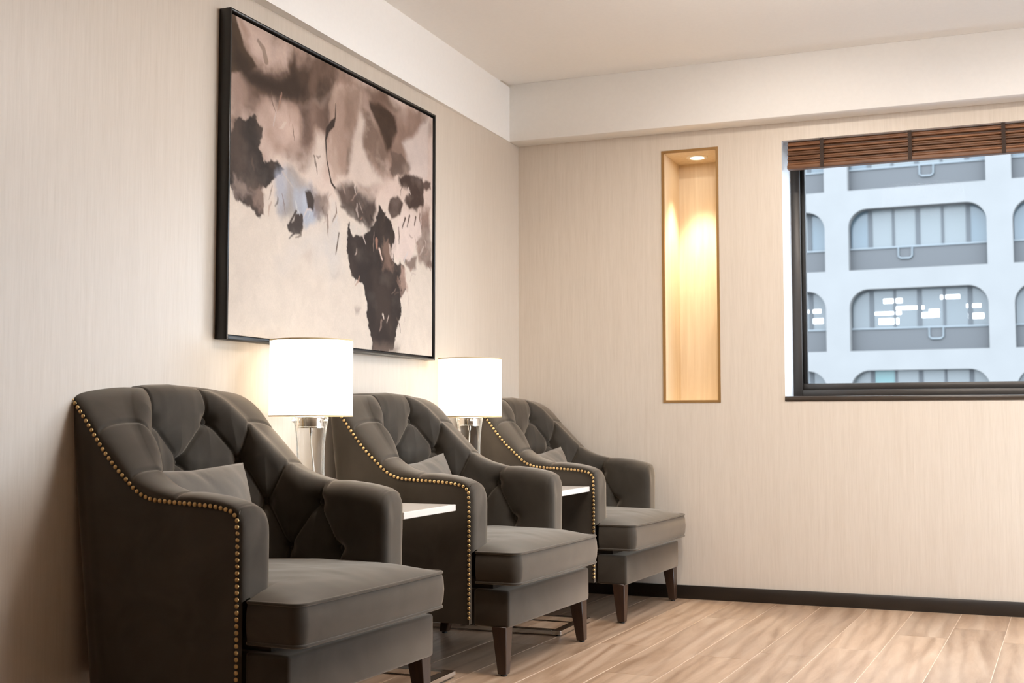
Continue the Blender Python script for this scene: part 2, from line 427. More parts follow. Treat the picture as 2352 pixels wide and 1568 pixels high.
win2 = empty('window_added', (RX1, 0, W2Z0)); tag(win2, 'added dark-framed window in the unseen wall opposite the armchairs', kind='structure')
for nm_, a_, b_, m_ in (('window_frame', (0.13, W2Y0, 0), (0.18, W2Y0 + 0.05, WZ1 - W2Z0), M_WINFRAME), ('window_frame', (0.13, W2Y1 - 0.05, 0), (0.18, W2Y1, WZ1 - W2Z0), M_WINFRAME),
                        ('window_frame', (0.13, W2Y0 + 0.05, 0), (0.18, W2Y1 - 0.05, 0.06), M_WINFRAME), ('window_frame', (0.13, W2Y0 + 0.05, WZ1 - W2Z0 - 0.06), (0.18, W2Y1 - 0.05, WZ1 - W2Z0), M_WINFRAME),
                        ('pane', (0.15, W2Y0 + 0.045, 0.055), (0.156, W2Y1 - 0.045, WZ1 - W2Z0 - 0.055), M_PANE)):
    box(nm_, a_, b_, m_, win2)

# ------------------------------------------------------------------ bamboo blind
BZ = (2.0855, 1.955); BY = D + 0.030
bli = empty('window_blind', (0, BY, BZ[1])); tag(bli, 'raised dark brown slatted wooden blind at the top of the window', 'blind')
box('head_rail', (1.314, 0.006, 0.085), (WX1 - 0.02, 0.05, 0.130), M_BLIND, bli, 0.002, 1)
NS = 10; brng = random.Random(3)
for i in range(NS):
    z0 = 0.020 + i * (0.110 / NS); yo = -0.004 + 0.010 * (i % 2) + brng.uniform(-0.002, 0.002) - 0.010 * (1 - i / NS)
    o = box('slat', (1.314, yo, z0), (WX1 - 0.02, yo + 0.026, z0 + 0.110 / NS - 0.0012), M_BLIND, bli, 0.0028, 2)
box('bottom_rail', (1.314, -0.024, 0.0), (WX1 - 0.02, 0.022, 0.0185), M_BLIND, bli, 0.003, 2)
for x in (1.470, 1.848, 2.230, 2.61, 2.99):
    box('ladder_tape', (x - 0.008, -0.027, -0.002), (x + 0.008, -0.0245, 0.1295), M_BLINDTAPE, bli, 0)

# ------------------------------------------------------------------ lit niche
ni = empty('wall_niche', (0, D, NZ0)); tag(ni, 'tall narrow recessed niche lined in light wood, lit by a small spot', 'niche')
ND = 0.286
def npart(name, a, b, m_, bev=0.0): return box(name, (a[0], a[1] - D, a[2] - NZ0), (b[0], b[1] - D, b[2] - NZ0), m_, ni, bev, 1)
e_ = 0.0105
npart('back_panel', (NX0 + 0.0005, D + ND, NZ0 + 0.0005), (NX1 - 0.0005, D + ND + 0.01, NZ1 - 0.0005), M_NICHE)
npart('side_panel', (NX0 + 0.0005, D + 0.008, NZ0 + e_), (NX0 + e_, D + ND, NZ1 - e_), M_NICHE)
npart('side_panel', (NX1 - e_, D + 0.008, NZ0 + e_), (NX1 - 0.0005, D + ND, NZ1 - e_), M_NICHE)
npart('top_panel', (NX0 + 0.0005, D + 0.008, NZ1 - e_), (NX1 - 0.0005, D + ND, NZ1 - 0.0005), M_NICHE)
npart('bottom_panel', (NX0 + 0.0005, D + 0.008, NZ0 + 0.0005), (NX1 - 0.0005, D + ND, NZ0 + e_), M_NICHE)
npart('edge_frame', (NX0 - 0.001, D - 0.004, NZ0 - 0.001), (NX0 + e_, D + 0.008, NZ1 + 0.001), M_NFRAME)
npart('edge_frame', (NX1 - e_, D - 0.004, NZ0 - 0.001), (NX1 + 0.001, D + 0.008, NZ1 + 0.001), M_NFRAME)
npart('edge_frame', (NX0 + e_, D - 0.004, NZ1 - e_), (NX1 - e_, D + 0.008, NZ1 + 0.001), M_NFRAME)
npart('edge_frame', (NX0 + e_, D - 0.004, NZ0 - 0.001), (NX1 - e_, D + 0.008, NZ0 + e_), M_NFRAME)
NLX, NLY, NLZ = 0.866, D + 0.142, NZ1 - e_
ds = lathe('spot_ring', [(0.034, -0.0005), (0.034, -0.004), (0.050, -0.003), (0.052, 0.0), (0.034, -0.0005)], M_RING, ni, 40); ds.location = (NLX, NLY - D, NLZ - NZ0)
dl = lathe('spot_lens', [(0.0001, -0.002), (0.0335, -0.002), (0.0335, -0.0005)], M_SPOT, ni, 32); dl.location = (NLX, NLY - D, NLZ - NZ0)
ld = bpy.data.lights.new('niche_spot', 'SPOT'); ld.energy = 50; ld.color = (1.0, 0.88, 0.66); ld.spot_size = math.radians(66); ld.spot_blend = 0.75; ld.shadow_soft_size = 0.03
lo = bpy.data.objects.new('niche_spot', ld); link(lo, ni); lo.location = (NLX, NLY - D, NLZ - NZ0 - 0.012)

# ------------------------------------------------------------------ added ceiling downlights and drum, unseen above the frame, to brighten the room
def downlight(x, y, power, label, size=95, tilt=0.0):
    e = empty('added_downlight', (x, y, CEIL)); tag(e, label, 'downlight', 'added ceiling downlights')
    lathe('trim_ring', [(0.040, -0.001), (0.055, -0.006), (0.060, 0.0)], M_RING, e, 32)
    lathe('lens', [(0.0001, -0.0015), (0.040, -0.0015)], M_SPOT, e, 32)
    l = bpy.data.lights.new('added_downlight_beam', 'SPOT'); l.energy = power; l.color = (1.0, 0.92, 0.82)
    l.spot_size = math.radians(size); l.spot_blend = 0.8; l.shadow_soft_size = 0.035
    o = bpy.data.objects.new('added_downlight_beam', l); link(o, e); o.location = (0, 0, -0.012); o.rotation_euler = (math.radians(tilt), 0, 0)
M_DRUM = emitter('added_drum_light', (1.0, 0.965, 0.94), DRUM_EMIT)
def added_ceiling_drum(x, y, label, k=1.0):  # added unseen lamp that raises the general light
    e = empty('added_ceiling_lamp', (x, y, CEIL)); tag(e, label, 'added ceiling lamp')
    lathe('mount', [(0.0002, -0.16), (0.012, -0.16), (0.012, -0.02), (0.06, -0.02), (0.06, 0.0), (0.0002, 0.0)], M_RING, e, 32)
    lathe('diffuser', [(0.0002, -0.30), (0.24, -0.30), (0.25, -0.29), (0.25, -0.16), (0.24, -0.15), (0.0002, -0.15)], M_DRUM, e, 48)
added_ceiling_drum(1.75, 3.6, 'added round drum ceiling lamp out of view over the open floor')
for x, y, w, sz, ti, lb in ((0.80, 3.35, 0.6, 62, 0, 'added small round ceiling downlight above the gap between the end and middle armchairs'),
                        (1.35, 4.10, 0.72, 112, 38, 'added small round ceiling downlight out of view in front of the niche'),
                        (2.60, 4.10, 0.72, 112, 38, 'added small round ceiling downlight out of view in front of the window')):
    downlight(x, y, DOWN_POWER * w, lb, sz, ti)

# ------------------------------------------------------------------ framed abstract painting
PY0, PY1, PZ0, PZ1 = 3.084, 4.532, 1.063, 2.0845
PD = 0.043
pic = empty('framed_painting', (0, (PY0 + PY1) / 2, PZ0)); tag(pic, 'large abstract canvas in brown, black and cream in a thin black frame', 'painting')
def ppart(name, a, b, m_, bev=0.001): return box(name, (a[0], a[1] - (PY0 + PY1) / 2, a[2] - PZ0), (b[0], b[1] - (PY0 + PY1) / 2, b[2] - PZ0), m_, pic, bev, 1)
fw = 0.0085
ppart('frame_side', (0.001, PY0, PZ0), (PD, PY0 + fw, PZ1), M_PFRAME)
ppart('frame_side', (0.001, PY1 - fw, PZ0), (PD, PY1, PZ1), M_PFRAME)
ppart('frame_side', (0.001, PY0 + fw, PZ0), (PD, PY1 - fw, PZ0 + fw), M_PFRAME)
ppart('frame_side', (0.001, PY0 + fw, PZ1 - fw), (PD, PY1 - fw, PZ1), M_PFRAME)
ppart('backing', (0.002, PY0 + fw, PZ0 + fw), (0.018, PY1 - fw, PZ1 - fw), M_PFRAME, 0)
def painting():
    NU, NV = 460, 330
    y0, y1, z0, z1 = PY0 + 0.016, PY1 - 0.016, PZ0 + 0.016, PZ1 - 0.016
    u = np.linspace(0, 1, NU); v = np.linspace(0, 1, NV); U, Vv = np.meshgrid(u, v, indexing='ij')
    A = (y1 - y0); H = (z1 - z0)
    X = U * A; Y = Vv * H                     # metres, Y measured from the top
    w1 = fbm(X * 7, Y * 7, 5, 3); w2 = fbm(X * 7 + 40, Y * 7 - 11, 5, 9)
    f1 = fbm(X * 30, Y * 30, 4, 21); f2 = fbm(X * 30 - 7, Y * 30 + 3, 4, 27)
    g1 = fbm(X * 2.6 + 5, Y * 2.6, 3, 33); g2 = fbm(X * 2.6 - 8, Y * 2.6 + 4, 3, 37)
    h1 = fbm(X * 90, Y * 90, 3, 41); h2 = fbm(X * 90 + 3, Y * 90 - 5, 3, 43)
    C = np.empty((NU, NV, 3))
    def srgb(c):
        c = np.array(c) / 255.0; return np.where(c <= 0.04045, c / 12.92, ((c + 0.055) / 1.055) ** 2.4)
    top, low = srgb((224, 200, 186)), srgb((232, 216, 200))
    t = sstep(0.35, 0.6, Vv + 0.10 * w1)[..., None]
    C[:] = top * (1 - t) + low * t
    C *= (1 + 0.05 * fbm(X * 4, Y * 9, 4, 5))[..., None]
    def sdf(poly, warp, fine):
        px = X + warp * w1 + fine * f1 + warp * 0.9 * g1 + 0.35 * fine * h1; py = Y + warp * w2 + fine * f2 + warp * 0.9 * g2 + 0.35 * fine * h2
        P = np.array(poly, float); P = P * np.array([A, H])
        d2 = np.full(X.shape, 1e9); s = np.ones(X.shape)
        n = len(P)
        for i in range(n):
            a = P[i]; b = P[i - 1]; e = b - a
            wx, wy = px - a[0], py - a[1]
            h = np.clip((wx * e[0] + wy * e[1]) / (e @ e), 0, 1)
            bx, by = wx - e[0] * h, wy - e[1] * h
            d2 = np.minimum(d2, bx * bx + by * by)
            c1 = py >= a[1]; c2 = py < b[1]; c3 = e[0] * wy > e[1] * wx
            flip = (c1 & c2 & c3) | (~c1 & ~c2 & ~c3)
            s = np.where(flip, -s, s)
        return s * np.sqrt(d2)
    def blob(poly, col, soft=0.02, warp=0.03, fine=0.006, op=1.0, tex=0.25, seed=1, col2=None):
        d = sdf(poly, warp, fine)
        a = 1 - sstep(-soft, soft, d)
        tx = fbm(X * 11, Y * 14, 5, 50 + seed)
        a = a * op * np.clip(1 - tex + tex * 2 * (tx * 0.5 + 0.5), 0, 1)
        c = srgb(col)
        cc = np.broadcast_to(c, C.shape)
        if col2 is not None:
            k = sstep(-0.25, 0.35, fbm(X * 8, Y * 5, 5, 80 + seed))[..., None]; cc = cc * (1 - k) + srgb(col2) * k
        C[:] = C * (1 - a[..., None]) + cc * a[..., None]
    def stroke(pts, wd, col, op=1.0, fine=0.003):
        P = np.array(pts, float) * np.array([A, H]); px = X + fine * f1; py = Y + fine * f2
        best = np.full(X.shape, 1e9)
        for i in range(len(P) - 1):
            a, b = P[i], P[i + 1]; e = b - a
            h = np.clip(((px - a[0]) * e[0] + (py - a[1]) * e[1]) / (e @ e + 1e-12), 0, 1)
            wl_ = wd[i] * (1 - h) + wd[i + 1] * h
            best = np.minimum(best, np.hypot(px - a[0] - e[0] * h, py - a[1] - e[1] * h) - wl_)
        al = (1 - sstep(-0.002, 0.003, best)) * op
        C[:] = C * (1 - al[..., None]) + srgb(col) * al[..., None]
    blob([(-0.003,0.013),(0.184,-0.03),(0.393,-0.036),(0.632,-0.02),(0.97,-0.017),(0.971,0.15),(0.838,0.284),(0.573,0.381),(0.398,0.401),(0.241,0.47),(0.143,0.431),(0.004,0.47)], col=(182, 152, 136), soft=0.05, warp=0.09, fine=0.01, op=0.95, tex=0.9, seed=60, col2=(122, 98, 84))
    blob([(0.045,0.003),(0.146,0.017),(0.245,0.012),(0.235,0.088),(0.167,0.114),(0.105,0.092)], col=(222, 196, 182), soft=0.03, warp=0.05, fine=0.01, op=0.85, tex=0.3, seed=61)
    blob([(0.328,0.003),(0.393,-0.007),(0.427,0.031),(0.393,0.01)], col=(200, 176, 162), soft=0.02, warp=0.04, op=0.7, tex=0.5, seed=62)
    blob([(-0.002,0.079),(0.06,0.091),(0.124,0.119),(0.167,0.129),(0.236,0.096),(0.255,0.008),(0.286,0.052),(0.328,0.036),(0.371,0.002),(0.427,-0.003),(0.451,0.048),(0.44,0.137),(0.395,0.177),(0.288,0.213),(0.207,0.217),(0.13,0.228),(0.085,0.289),(0.048,0.219),(0.004,0.162)], col=(82, 64, 52), soft=0.03, warp=0.05, op=1, tex=0.2, seed=2, col2=(120, 96, 82))
    blob([(-0.001,0.163),(0.061,0.192),(0.085,0.259),(0.117,0.278),(0.104,0.294),(0.049,0.294),(0.002,0.324)], col=(165, 138, 124), soft=0.04, warp=0.05, op=0.8, tex=0.4, seed=3)
    blob([(0.14,0.232),(0.237,0.206),(0.289,0.229),(0.305,0.297),(0.28,0.393),(0.21,0.436),(0.133,0.411),(0.122,0.315)], col=(190, 160, 145), soft=0.04, warp=0.06, op=0.75, tex=0.5, seed=4, col2=(160, 130, 116))
    blob([(0.169,0.246),(0.248,0.247),(0.284,0.311),(0.26,0.367),(0.189,0.34)], col=(228, 200, 185), soft=0.06, warp=0.06, op=0.7, tex=0.5, seed=5)
    blob([(0.288,0.209),(0.395,0.177),(0.44,0.137),(0.441,0.2),(0.397,0.289),(0.342,0.285),(0.321,0.34),(0.29,0.362),(0.284,0.271)], col=(122, 97, 84), soft=0.025, warp=0.05, op=0.95, tex=0.3, seed=6, col2=(92, 72, 61))
    blob([(-0.05,-0.05),(0.01,-0.008),(0.025,0.038),(0.046,0.082),(0.06,0.095),(0.101,0.124),(0.047,0.167),(-0.05,0.22)], col=(84, 66, 50), soft=0.006, warp=0.012, op=1, tex=0.1, seed=7)
    blob([(0.003,0.11),(0.101,0.124),(0.167,0.137),(0.266,0.092),(0.319,0.121),(0.319,0.154),(0.247,0.187),(0.168,0.188),(0.093,0.188),(0.048,0.193),(0.008,0.175)], col=(62, 47, 37), soft=0.025, warp=0.04, op=0.95, tex=0.25, seed=8)
    blob([(0.445,0.092),(0.509,0.056),(0.582,0.017),(0.589,0.085),(0.553,0.177),(0.524,0.281),(0.507,0.372),(0.449,0.413),(0.431,0.35),(0.418,0.228)], col=(168, 140, 124), soft=0.02, warp=0.04, op=0.85, tex=0.35, seed=9, col2=(190, 164, 148))
    blob([(0.498,0.065),(0.576,0.019),(0.564,0.111),(0.529,0.202),(0.505,0.201)], col=(140, 113, 98), soft=0.02, warp=0.04, op=0.6, tex=0.5, seed=10)
    blob([(0.588,0.006),(0.665,-0.014),(0.766,0.001),(0.909,-0.001),(0.917,0.05),(0.851,0.119),(0.838,0.237),(0.853,0.308),(0.728,0.332),(0.713,0.226),(0.647,0.146),(0.589,0.107)], col=(150, 122, 108), soft=0.02, warp=0.04, op=0.85, tex=0.45, seed=11, col2=(184, 158, 144))
    blob([(0.614,0.059),(0.685,0.043),(0.759,0.054),(0.774,0.106),(0.74,0.2),(0.713,0.23),(0.693,0.186),(0.66,0.133),(0.624,0.1)], col=(70, 52, 40), soft=0.012, warp=0.025, op=1, tex=0.15, seed=12)
    blob([(0.595,0.012),(0.738,-0.022),(0.78,0.019),(0.633,0.061)], col=(112, 88, 74), soft=0.025, warp=0.03, op=0.8, tex=0.4, seed=13)
    blob([(0.727,0.213),(0.795,0.202),(0.853,0.27),(0.838,0.316),(0.741,0.341),(0.714,0.281)], col=(96, 78, 68), soft=0.012, warp=0.06, fine=0.014, op=0.8, tex=0.7, seed=14)
    blob([(0.348,0.288),(0.386,0.288),(0.398,0.36),(0.376,0.432),(0.323,0.446),(0.332,0.354)], col=(230, 212, 198), soft=0.03, warp=0.03, op=0.85, tex=0.3, seed=15)
    blob([(0.565,0.138),(0.59,0.147),(0.597,0.238),(0.648,0.299),(0.701,0.348),(0.525,0.397),(0.536,0.278)], col=(224, 204, 190), soft=0.02, warp=0.03, op=0.9, tex=0.2, seed=16)
    blob([(0.802,0.144),(0.97,0.003),(0.972,0.281),(0.867,0.308)], col=(222, 204, 194), soft=0.02, warp=0.03, op=0.9, tex=0.1, seed=63)
    blob([(-0.03,0.37),(0.013,0.361),(0.034,0.315),(0.05,0.323),(0.081,0.317),(0.094,0.297),(0.104,0.325),(0.12,0.327),(0.118,0.362),(0.105,0.4),(0.133,0.426),(0.191,0.429),(0.211,0.451),(0.201,0.48),(0.205,0.458),(0.185,0.488),(0.121,0.532),(0.127,0.602),(0.108,0.622),(0.075,0.602),(0.033,0.585),(0.014,0.555),(-0.03,0.5)], col=(56, 47, 41), soft=0.005, warp=0.02, fine=0.014, op=1, tex=0.1, seed=17, col2=(84, 69, 60))
    blob([(0.004,0.511),(0.055,0.529),(0.074,0.563),(0.042,0.583),(0.014,0.559)], col=(168, 146, 134), soft=0.015, warp=0.05, fine=0.02, op=0.7, tex=0.8, seed=18)
    blob([(0.074,0.532),(0.126,0.539),(0.122,0.599),(0.089,0.595)], col=(160, 134, 120), soft=0.012, warp=0.04, fine=0.02, op=0.7, tex=0.9, seed=19)
    blob([(0.18,0.489),(0.257,0.461),(0.345,0.473),(0.391,0.543),(0.358,0.577),(0.291,0.595),(0.228,0.596),(0.186,0.577)], col=(152, 145, 143), soft=0.025, warp=0.05, fine=0.01, op=0.85, tex=0.4, seed=20, col2=(176, 178, 190))
    blob([(0.258,0.511),(0.312,0.489),(0.346,0.553),(0.346,0.583),(0.292,0.603),(0.259,0.573)], col=(188, 196, 212), soft=0.02, warp=0.05, op=0.7, tex=0.5, seed=21)
    blob([(0.34,0.487),(0.426,0.479),(0.403,0.545),(0.369,0.57),(0.34,0.55)], col=(128, 108, 98), soft=0.02, warp=0.05, fine=0.015, op=0.85, tex=0.6, seed=22)
    blob([(0.306,0.486),(0.328,0.477),(0.348,0.506),(0.34,0.542),(0.313,0.544)], col=(72, 60, 54), soft=0.006, warp=0.015, op=1, tex=0.1, seed=23)
    blob([(0.259,0.573),(0.291,0.562),(0.294,0.59),(0.281,0.631),(0.255,0.64),(0.233,0.632),(0.228,0.613),(0.254,0.595)], col=(74, 62, 56), soft=0.004, warp=0.012, op=1, tex=0.1, seed=24)
    stroke([(0.269,0.554),(0.238,0.61)], wd=[0.004, 0.004], col=(74, 62, 56))
    stroke([(0.26,0.635),(0.236,0.658)], wd=[0.004, 0.0015], col=(74, 62, 56))
    stroke([(0.205,0.442),(0.252,0.483)], wd=[0.004, 0.002], col=(205, 190, 180), op=0.7)
    blob([(0.461,0.439),(0.547,0.409),(0.639,0.409),(0.653,0.448),(0.64,0.52),(0.574,0.503),(0.498,0.502)], col=(88, 70, 61), soft=0.022, warp=0.05, op=0.97, tex=0.25, seed=25, col2=(66, 52, 45))
    blob([(0.48,0.497),(0.536,0.475),(0.587,0.495),(0.607,0.518),(0.549,0.526),(0.517,0.515)], col=(84, 70, 62), soft=0.01, warp=0.03, op=0.95, tex=0.3, seed=26)
    blob([(0.536,0.543),(0.607,0.528),(0.614,0.558),(0.575,0.598),(0.537,0.579)], col=(214, 202, 190), soft=0.02, warp=0.04, op=0.8, tex=0.3, seed=27)
    blob([(0.517,0.542),(0.543,0.595),(0.601,0.561),(0.647,0.514),(0.68,0.441),(0.708,0.473),(0.75,0.516),(0.78,0.578),(0.759,0.649),(0.817,0.659),(0.825,0.755),(0.796,0.778),(0.803,0.835),(0.768,0.916),(0.754,0.974),(0.712,0.992),(0.644,0.992),(0.63,0.915),(0.616,0.82),(0.583,0.761),(0.532,0.733),(0.513,0.682),(0.512,0.619)], col=(52, 41, 36), soft=0.004, warp=0.016, fine=0.012, op=1, tex=0.06, seed=28, col2=(66, 53, 46))
    blob([(0.644,0.951),(0.783,0.953),(0.769,0.997),(0.644,0.992)], col=(122, 102, 90), soft=0.02, warp=0.03, op=0.7, tex=0.5, seed=29)
    blob([(0.688,0.586),(0.737,0.619),(0.752,0.688),(0.71,0.705),(0.682,0.643)], col=(150, 120, 104), soft=0.012, warp=0.05, fine=0.02, op=0.65, tex=0.9, seed=30)
    blob([(0.795,0.662),(0.824,0.677),(0.825,0.755),(0.796,0.768),(0.781,0.722)], col=(190, 158, 142), soft=0.01, warp=0.03, fine=0.02, op=0.8, tex=0.7, seed=31)
    stroke([(0.678,0.611),(0.695,0.65)], wd=[0.006, 0.003], col=(226, 196, 180))
    stroke([(0.661,0.582),(0.664,0.609)], wd=[0.01, 0.006], col=(176, 130, 110), op=0.8)
    stroke([(0.699,0.861),(0.704,0.873)], wd=[0.005, 0.003], col=(225, 205, 190))
    stroke([(0.732,0.862),(0.722,0.887)], wd=[0.002, 0.002], col=(205, 185, 172))
    blob([(0.735,0.414),(0.778,0.394),(0.815,0.414),(0.801,0.467),(0.743,0.494),(0.729,0.454)], col=(84, 66, 58), soft=0.006, warp=0.015, op=1, tex=0.15, seed=32)
    blob([(0.778,0.326),(0.851,0.292),(0.929,0.287),(0.945,0.328),(0.937,0.406),(0.852,0.435),(0.822,0.408),(0.852,0.361),(0.792,0.361)], col=(76, 58, 50), soft=0.01, warp=0.03, fine=0.01, op=1, tex=0.25, seed=33)
    blob([(0.929,0.307),(0.96,0.284),(1.001,0.289),(1.001,0.32),(0.945,0.328)], col=(88, 68, 60), soft=0.008, warp=0.02, fine=0.01, op=0.95, tex=0.3, seed=34)
    blob([(0.929,0.423),(1.01,0.405),(1.011,0.637),(0.97,0.633),(0.915,0.612),(0.891,0.547)], col=(146, 112, 98), soft=0.02, warp=0.05, fine=0.01, op=0.85, tex=0.45, seed=35, col2=(112, 84, 74))
    blob([(0.816,0.624),(0.899,0.595),(0.892,0.651),(0.854,0.672),(0.824,0.657)], col=(122, 98, 88), soft=0.012, warp=0.03, op=0.85, tex=0.4, seed=36)
    blob([(0.794,0.497),(0.823,0.452),(0.922,0.44),(0.93,0.519),(0.891,0.547),(0.869,0.615),(0.802,0.646),(0.744,0.637),(0.772,0.569)], col=(234, 212, 200), soft=0.006, warp=0.03, fine=0.016, op=0.95, tex=0.15, seed=37)
    stroke([(0.826,0.461),(0.808,0.504)], wd=[0.005, 0.002], col=(84, 64, 56))
    stroke([(0.853,0.445),(0.838,0.493)], wd=[0.005, 0.002], col=(84, 64, 56))
    stroke([(0.891,0.442),(0.883,0.478)], wd=[0.005, 0.002], col=(84, 64, 56))
    blob([(0.208,0.678),(0.314,0.632),(0.403,0.58),(0.487,0.567),(0.501,0.729),(0.429,0.766),(0.393,0.703),(0.315,0.716),(0.219,0.733)], col=(222, 212, 204), soft=0.06, warp=0.08, op=0.55, tex=0.6, seed=38, col2=(206, 200, 196))
    blob([(0.277,0.715),(0.323,0.694),(0.323,0.736),(0.293,0.737)], col=(206, 188, 174), soft=0.015, warp=0.03, op=0.6, tex=0.4, seed=39)
    blob([(0.429,0.74),(0.476,0.728),(0.477,0.754),(0.435,0.765)], col=(196, 184, 174), soft=0.02, warp=0.04, op=0.55, tex=0.5, seed=40)
    blob([(0.546,0.852),(0.59,0.842),(0.578,0.862),(0.552,0.869)], col=(150, 132, 122), soft=0.012, warp=0.03, op=0.6, tex=0.6, seed=41)
    blob([(0.417,0.49),(0.461,0.475),(0.475,0.565),(0.452,0.675),(0.434,0.669)], col=(216, 206, 198), soft=0.02, warp=0.05, fine=0.02, op=0.6, tex=0.8, seed=42)
    stroke([(0.466,0.595),(0.454,0.648),(0.45,0.675)], wd=[0.003, 0.004, 0.001], col=(110, 94, 84))
    stroke([(0.443,0.131),(0.442,0.183),(0.43,0.208),(0.407,0.236),(0.398,0.276),(0.403,0.346),(0.426,0.422),(0.443,0.435)], wd=[0.001, 0.003, 0.013, 0.011, 0.004, 0.003, 0.004, 0.004], col=(58, 44, 36), fine=0.002)
    stroke([(0.1,0.044),(0.123,0.061),(0.133,0.096)], wd=[0.006, 0.01, 0.012], col=(120, 100, 80), op=0.6)
    # loose dabs of the brush around the dark masses
    R = random.Random(21)
    anchors = [(0.10, 0.42), (0.16, 0.50), (0.22, 0.52), (0.30, 0.55), (0.36, 0.56), (0.44, 0.52), (0.52, 0.50), (0.58, 0.55), (0.64, 0.60), (0.70, 0.62), (0.76, 0.60), (0.82, 0.55),
               (0.88, 0.52), (0.93, 0.50), (0.97, 0.58), (0.90, 0.66), (0.84, 0.72), (0.78, 0.78), (0.74, 0.85), (0.80, 0.90), (0.62, 0.70), (0.70, 0.48), (0.80, 0.38), (0.56, 0.40), (0.40, 0.38), (0.30, 0.30), (0.20, 0.24), (0.46, 0.24)]
    pal = [(60, 47, 40), (84, 67, 57), (128, 103, 90), (172, 146, 132), (226, 206, 194), (206, 186, 174), (104, 84, 74), (176, 138, 120), (214, 210, 210)]
    for _ in range(70):
        a_ = R.choice(anchors); u0 = a_[0] + R.gauss(0, 0.035); v0 = a_[1] + R.gauss(0, 0.035)
        th = R.gauss(1.75, 0.6); L_ = R.uniform(0.012, 0.055); k_ = R.uniform(-0.5, 0.5)
        pts_ = [(u0, v0), (u0 + L_ * 0.5 * math.cos(th), v0 + L_ * 0.5 * math.sin(th) * 1.43), (u0 + L_ * math.cos(th + k_), v0 + L_ * math.sin(th + k_) * 1.43)]
        w_ = R.uniform(0.0012, 0.0065)
        stroke(pts_, [w_ * 0.6, w_, w_ * 0.3], R.choice(pal), op=R.uniform(0.45, 0.9), fine=0.008)
    C *= (1 + 0.07 * fbm(X * 30 + 2 * w1, Y * 30 + 2 * w2, 5, 61))[..., None]
    C *= 0.72
    C[:] = np.clip(C, 0.004, 0.95)
    verts = np.stack([np.full(U.shape, 0.036), y0 + U * A - (PY0 + PY1) / 2, z1 - Vv * H - PZ0], -1).reshape(-1, 3)
    idx = np.arange(NU * NV).reshape(NU, NV)
    F = np.stack([idx[:-1, :-1], idx[:-1, 1:], idx[1:, 1:], idx[1:, :-1]], -1).reshape(-1, 4)
    # canvas wraps back to its stretcher: a rim so that it has thickness
    b0 = len(verts)
    rim = [idx[i, 0] for i in range(NU)] + [idx[NU - 1, j] for j in range(1, NV)] + [idx[i, NV - 1] for i in range(NU - 2, -1, -1)] + [idx[0, j] for j in range(NV - 2, 0, -1)]
    back = verts[rim].copy(); back[:, 0] = 0.018
    allv = np.vstack([verts, back]); n = len(rim)
    Fr = [(rim[i], rim[(i + 1) % n], b0 + (i + 1) % n, b0 + i) for i in range(n)]
    cols = np.ones((len(allv), 4)); cols[:b0, :3] = C.reshape(-1, 3); cols[b0:, :3] = C.reshape(-1, 3)[rim]
    me = bpy.data.meshes.new('canvas')
    me.from_pydata(allv.tolist(), [], F.tolist() + Fr); me.update()
    at = me.color_attributes.new('paint', 'FLOAT_COLOR', 'POINT'); at.data.foreach_set('color', cols.ravel())
    m_, nt, b = mat('painted_canvas')
    va = nt.nodes.new('ShaderNodeAttribute'); va.attribute_name = 'paint'
    v = coords(nt, (1, 1, 1)); nn = noise(nt, v, 160, 4, 0.65)
    r = ramp(nt, nn.outputs['Fac'], [(0.3, (0.90, 0.90, 0.90)), (0.7, (1.06, 1.06, 1.06))])
    mu = nt.nodes.new('ShaderNodeMix'); mu.data_type = 'RGBA'; mu.blend_type = 'MULTIPLY'; mu.inputs[0].default_value = 0.5
    nt.links.new(va.outputs['Color'], mu.inputs[6]); nt.links.new(r.outputs[0], mu.inputs[7]); nt.links.new(mu.outputs[2], b.inputs['Base Color'])
    b.inputs['Roughness'].default_value = 0.6; b.inputs['Specular IOR Level'].default_value = 0.12
    bump(nt, b, nn.outputs['Fac'], 0.08, 0.001)
    me.materials.append(m_)
    link(bpy.data.objects.new('canvas', me), pic)
painting()

# ------------------------------------------------------------------ armchairs
CW = 0.704                                  # overall rail width; the chair is symmetric about y = CW / 2
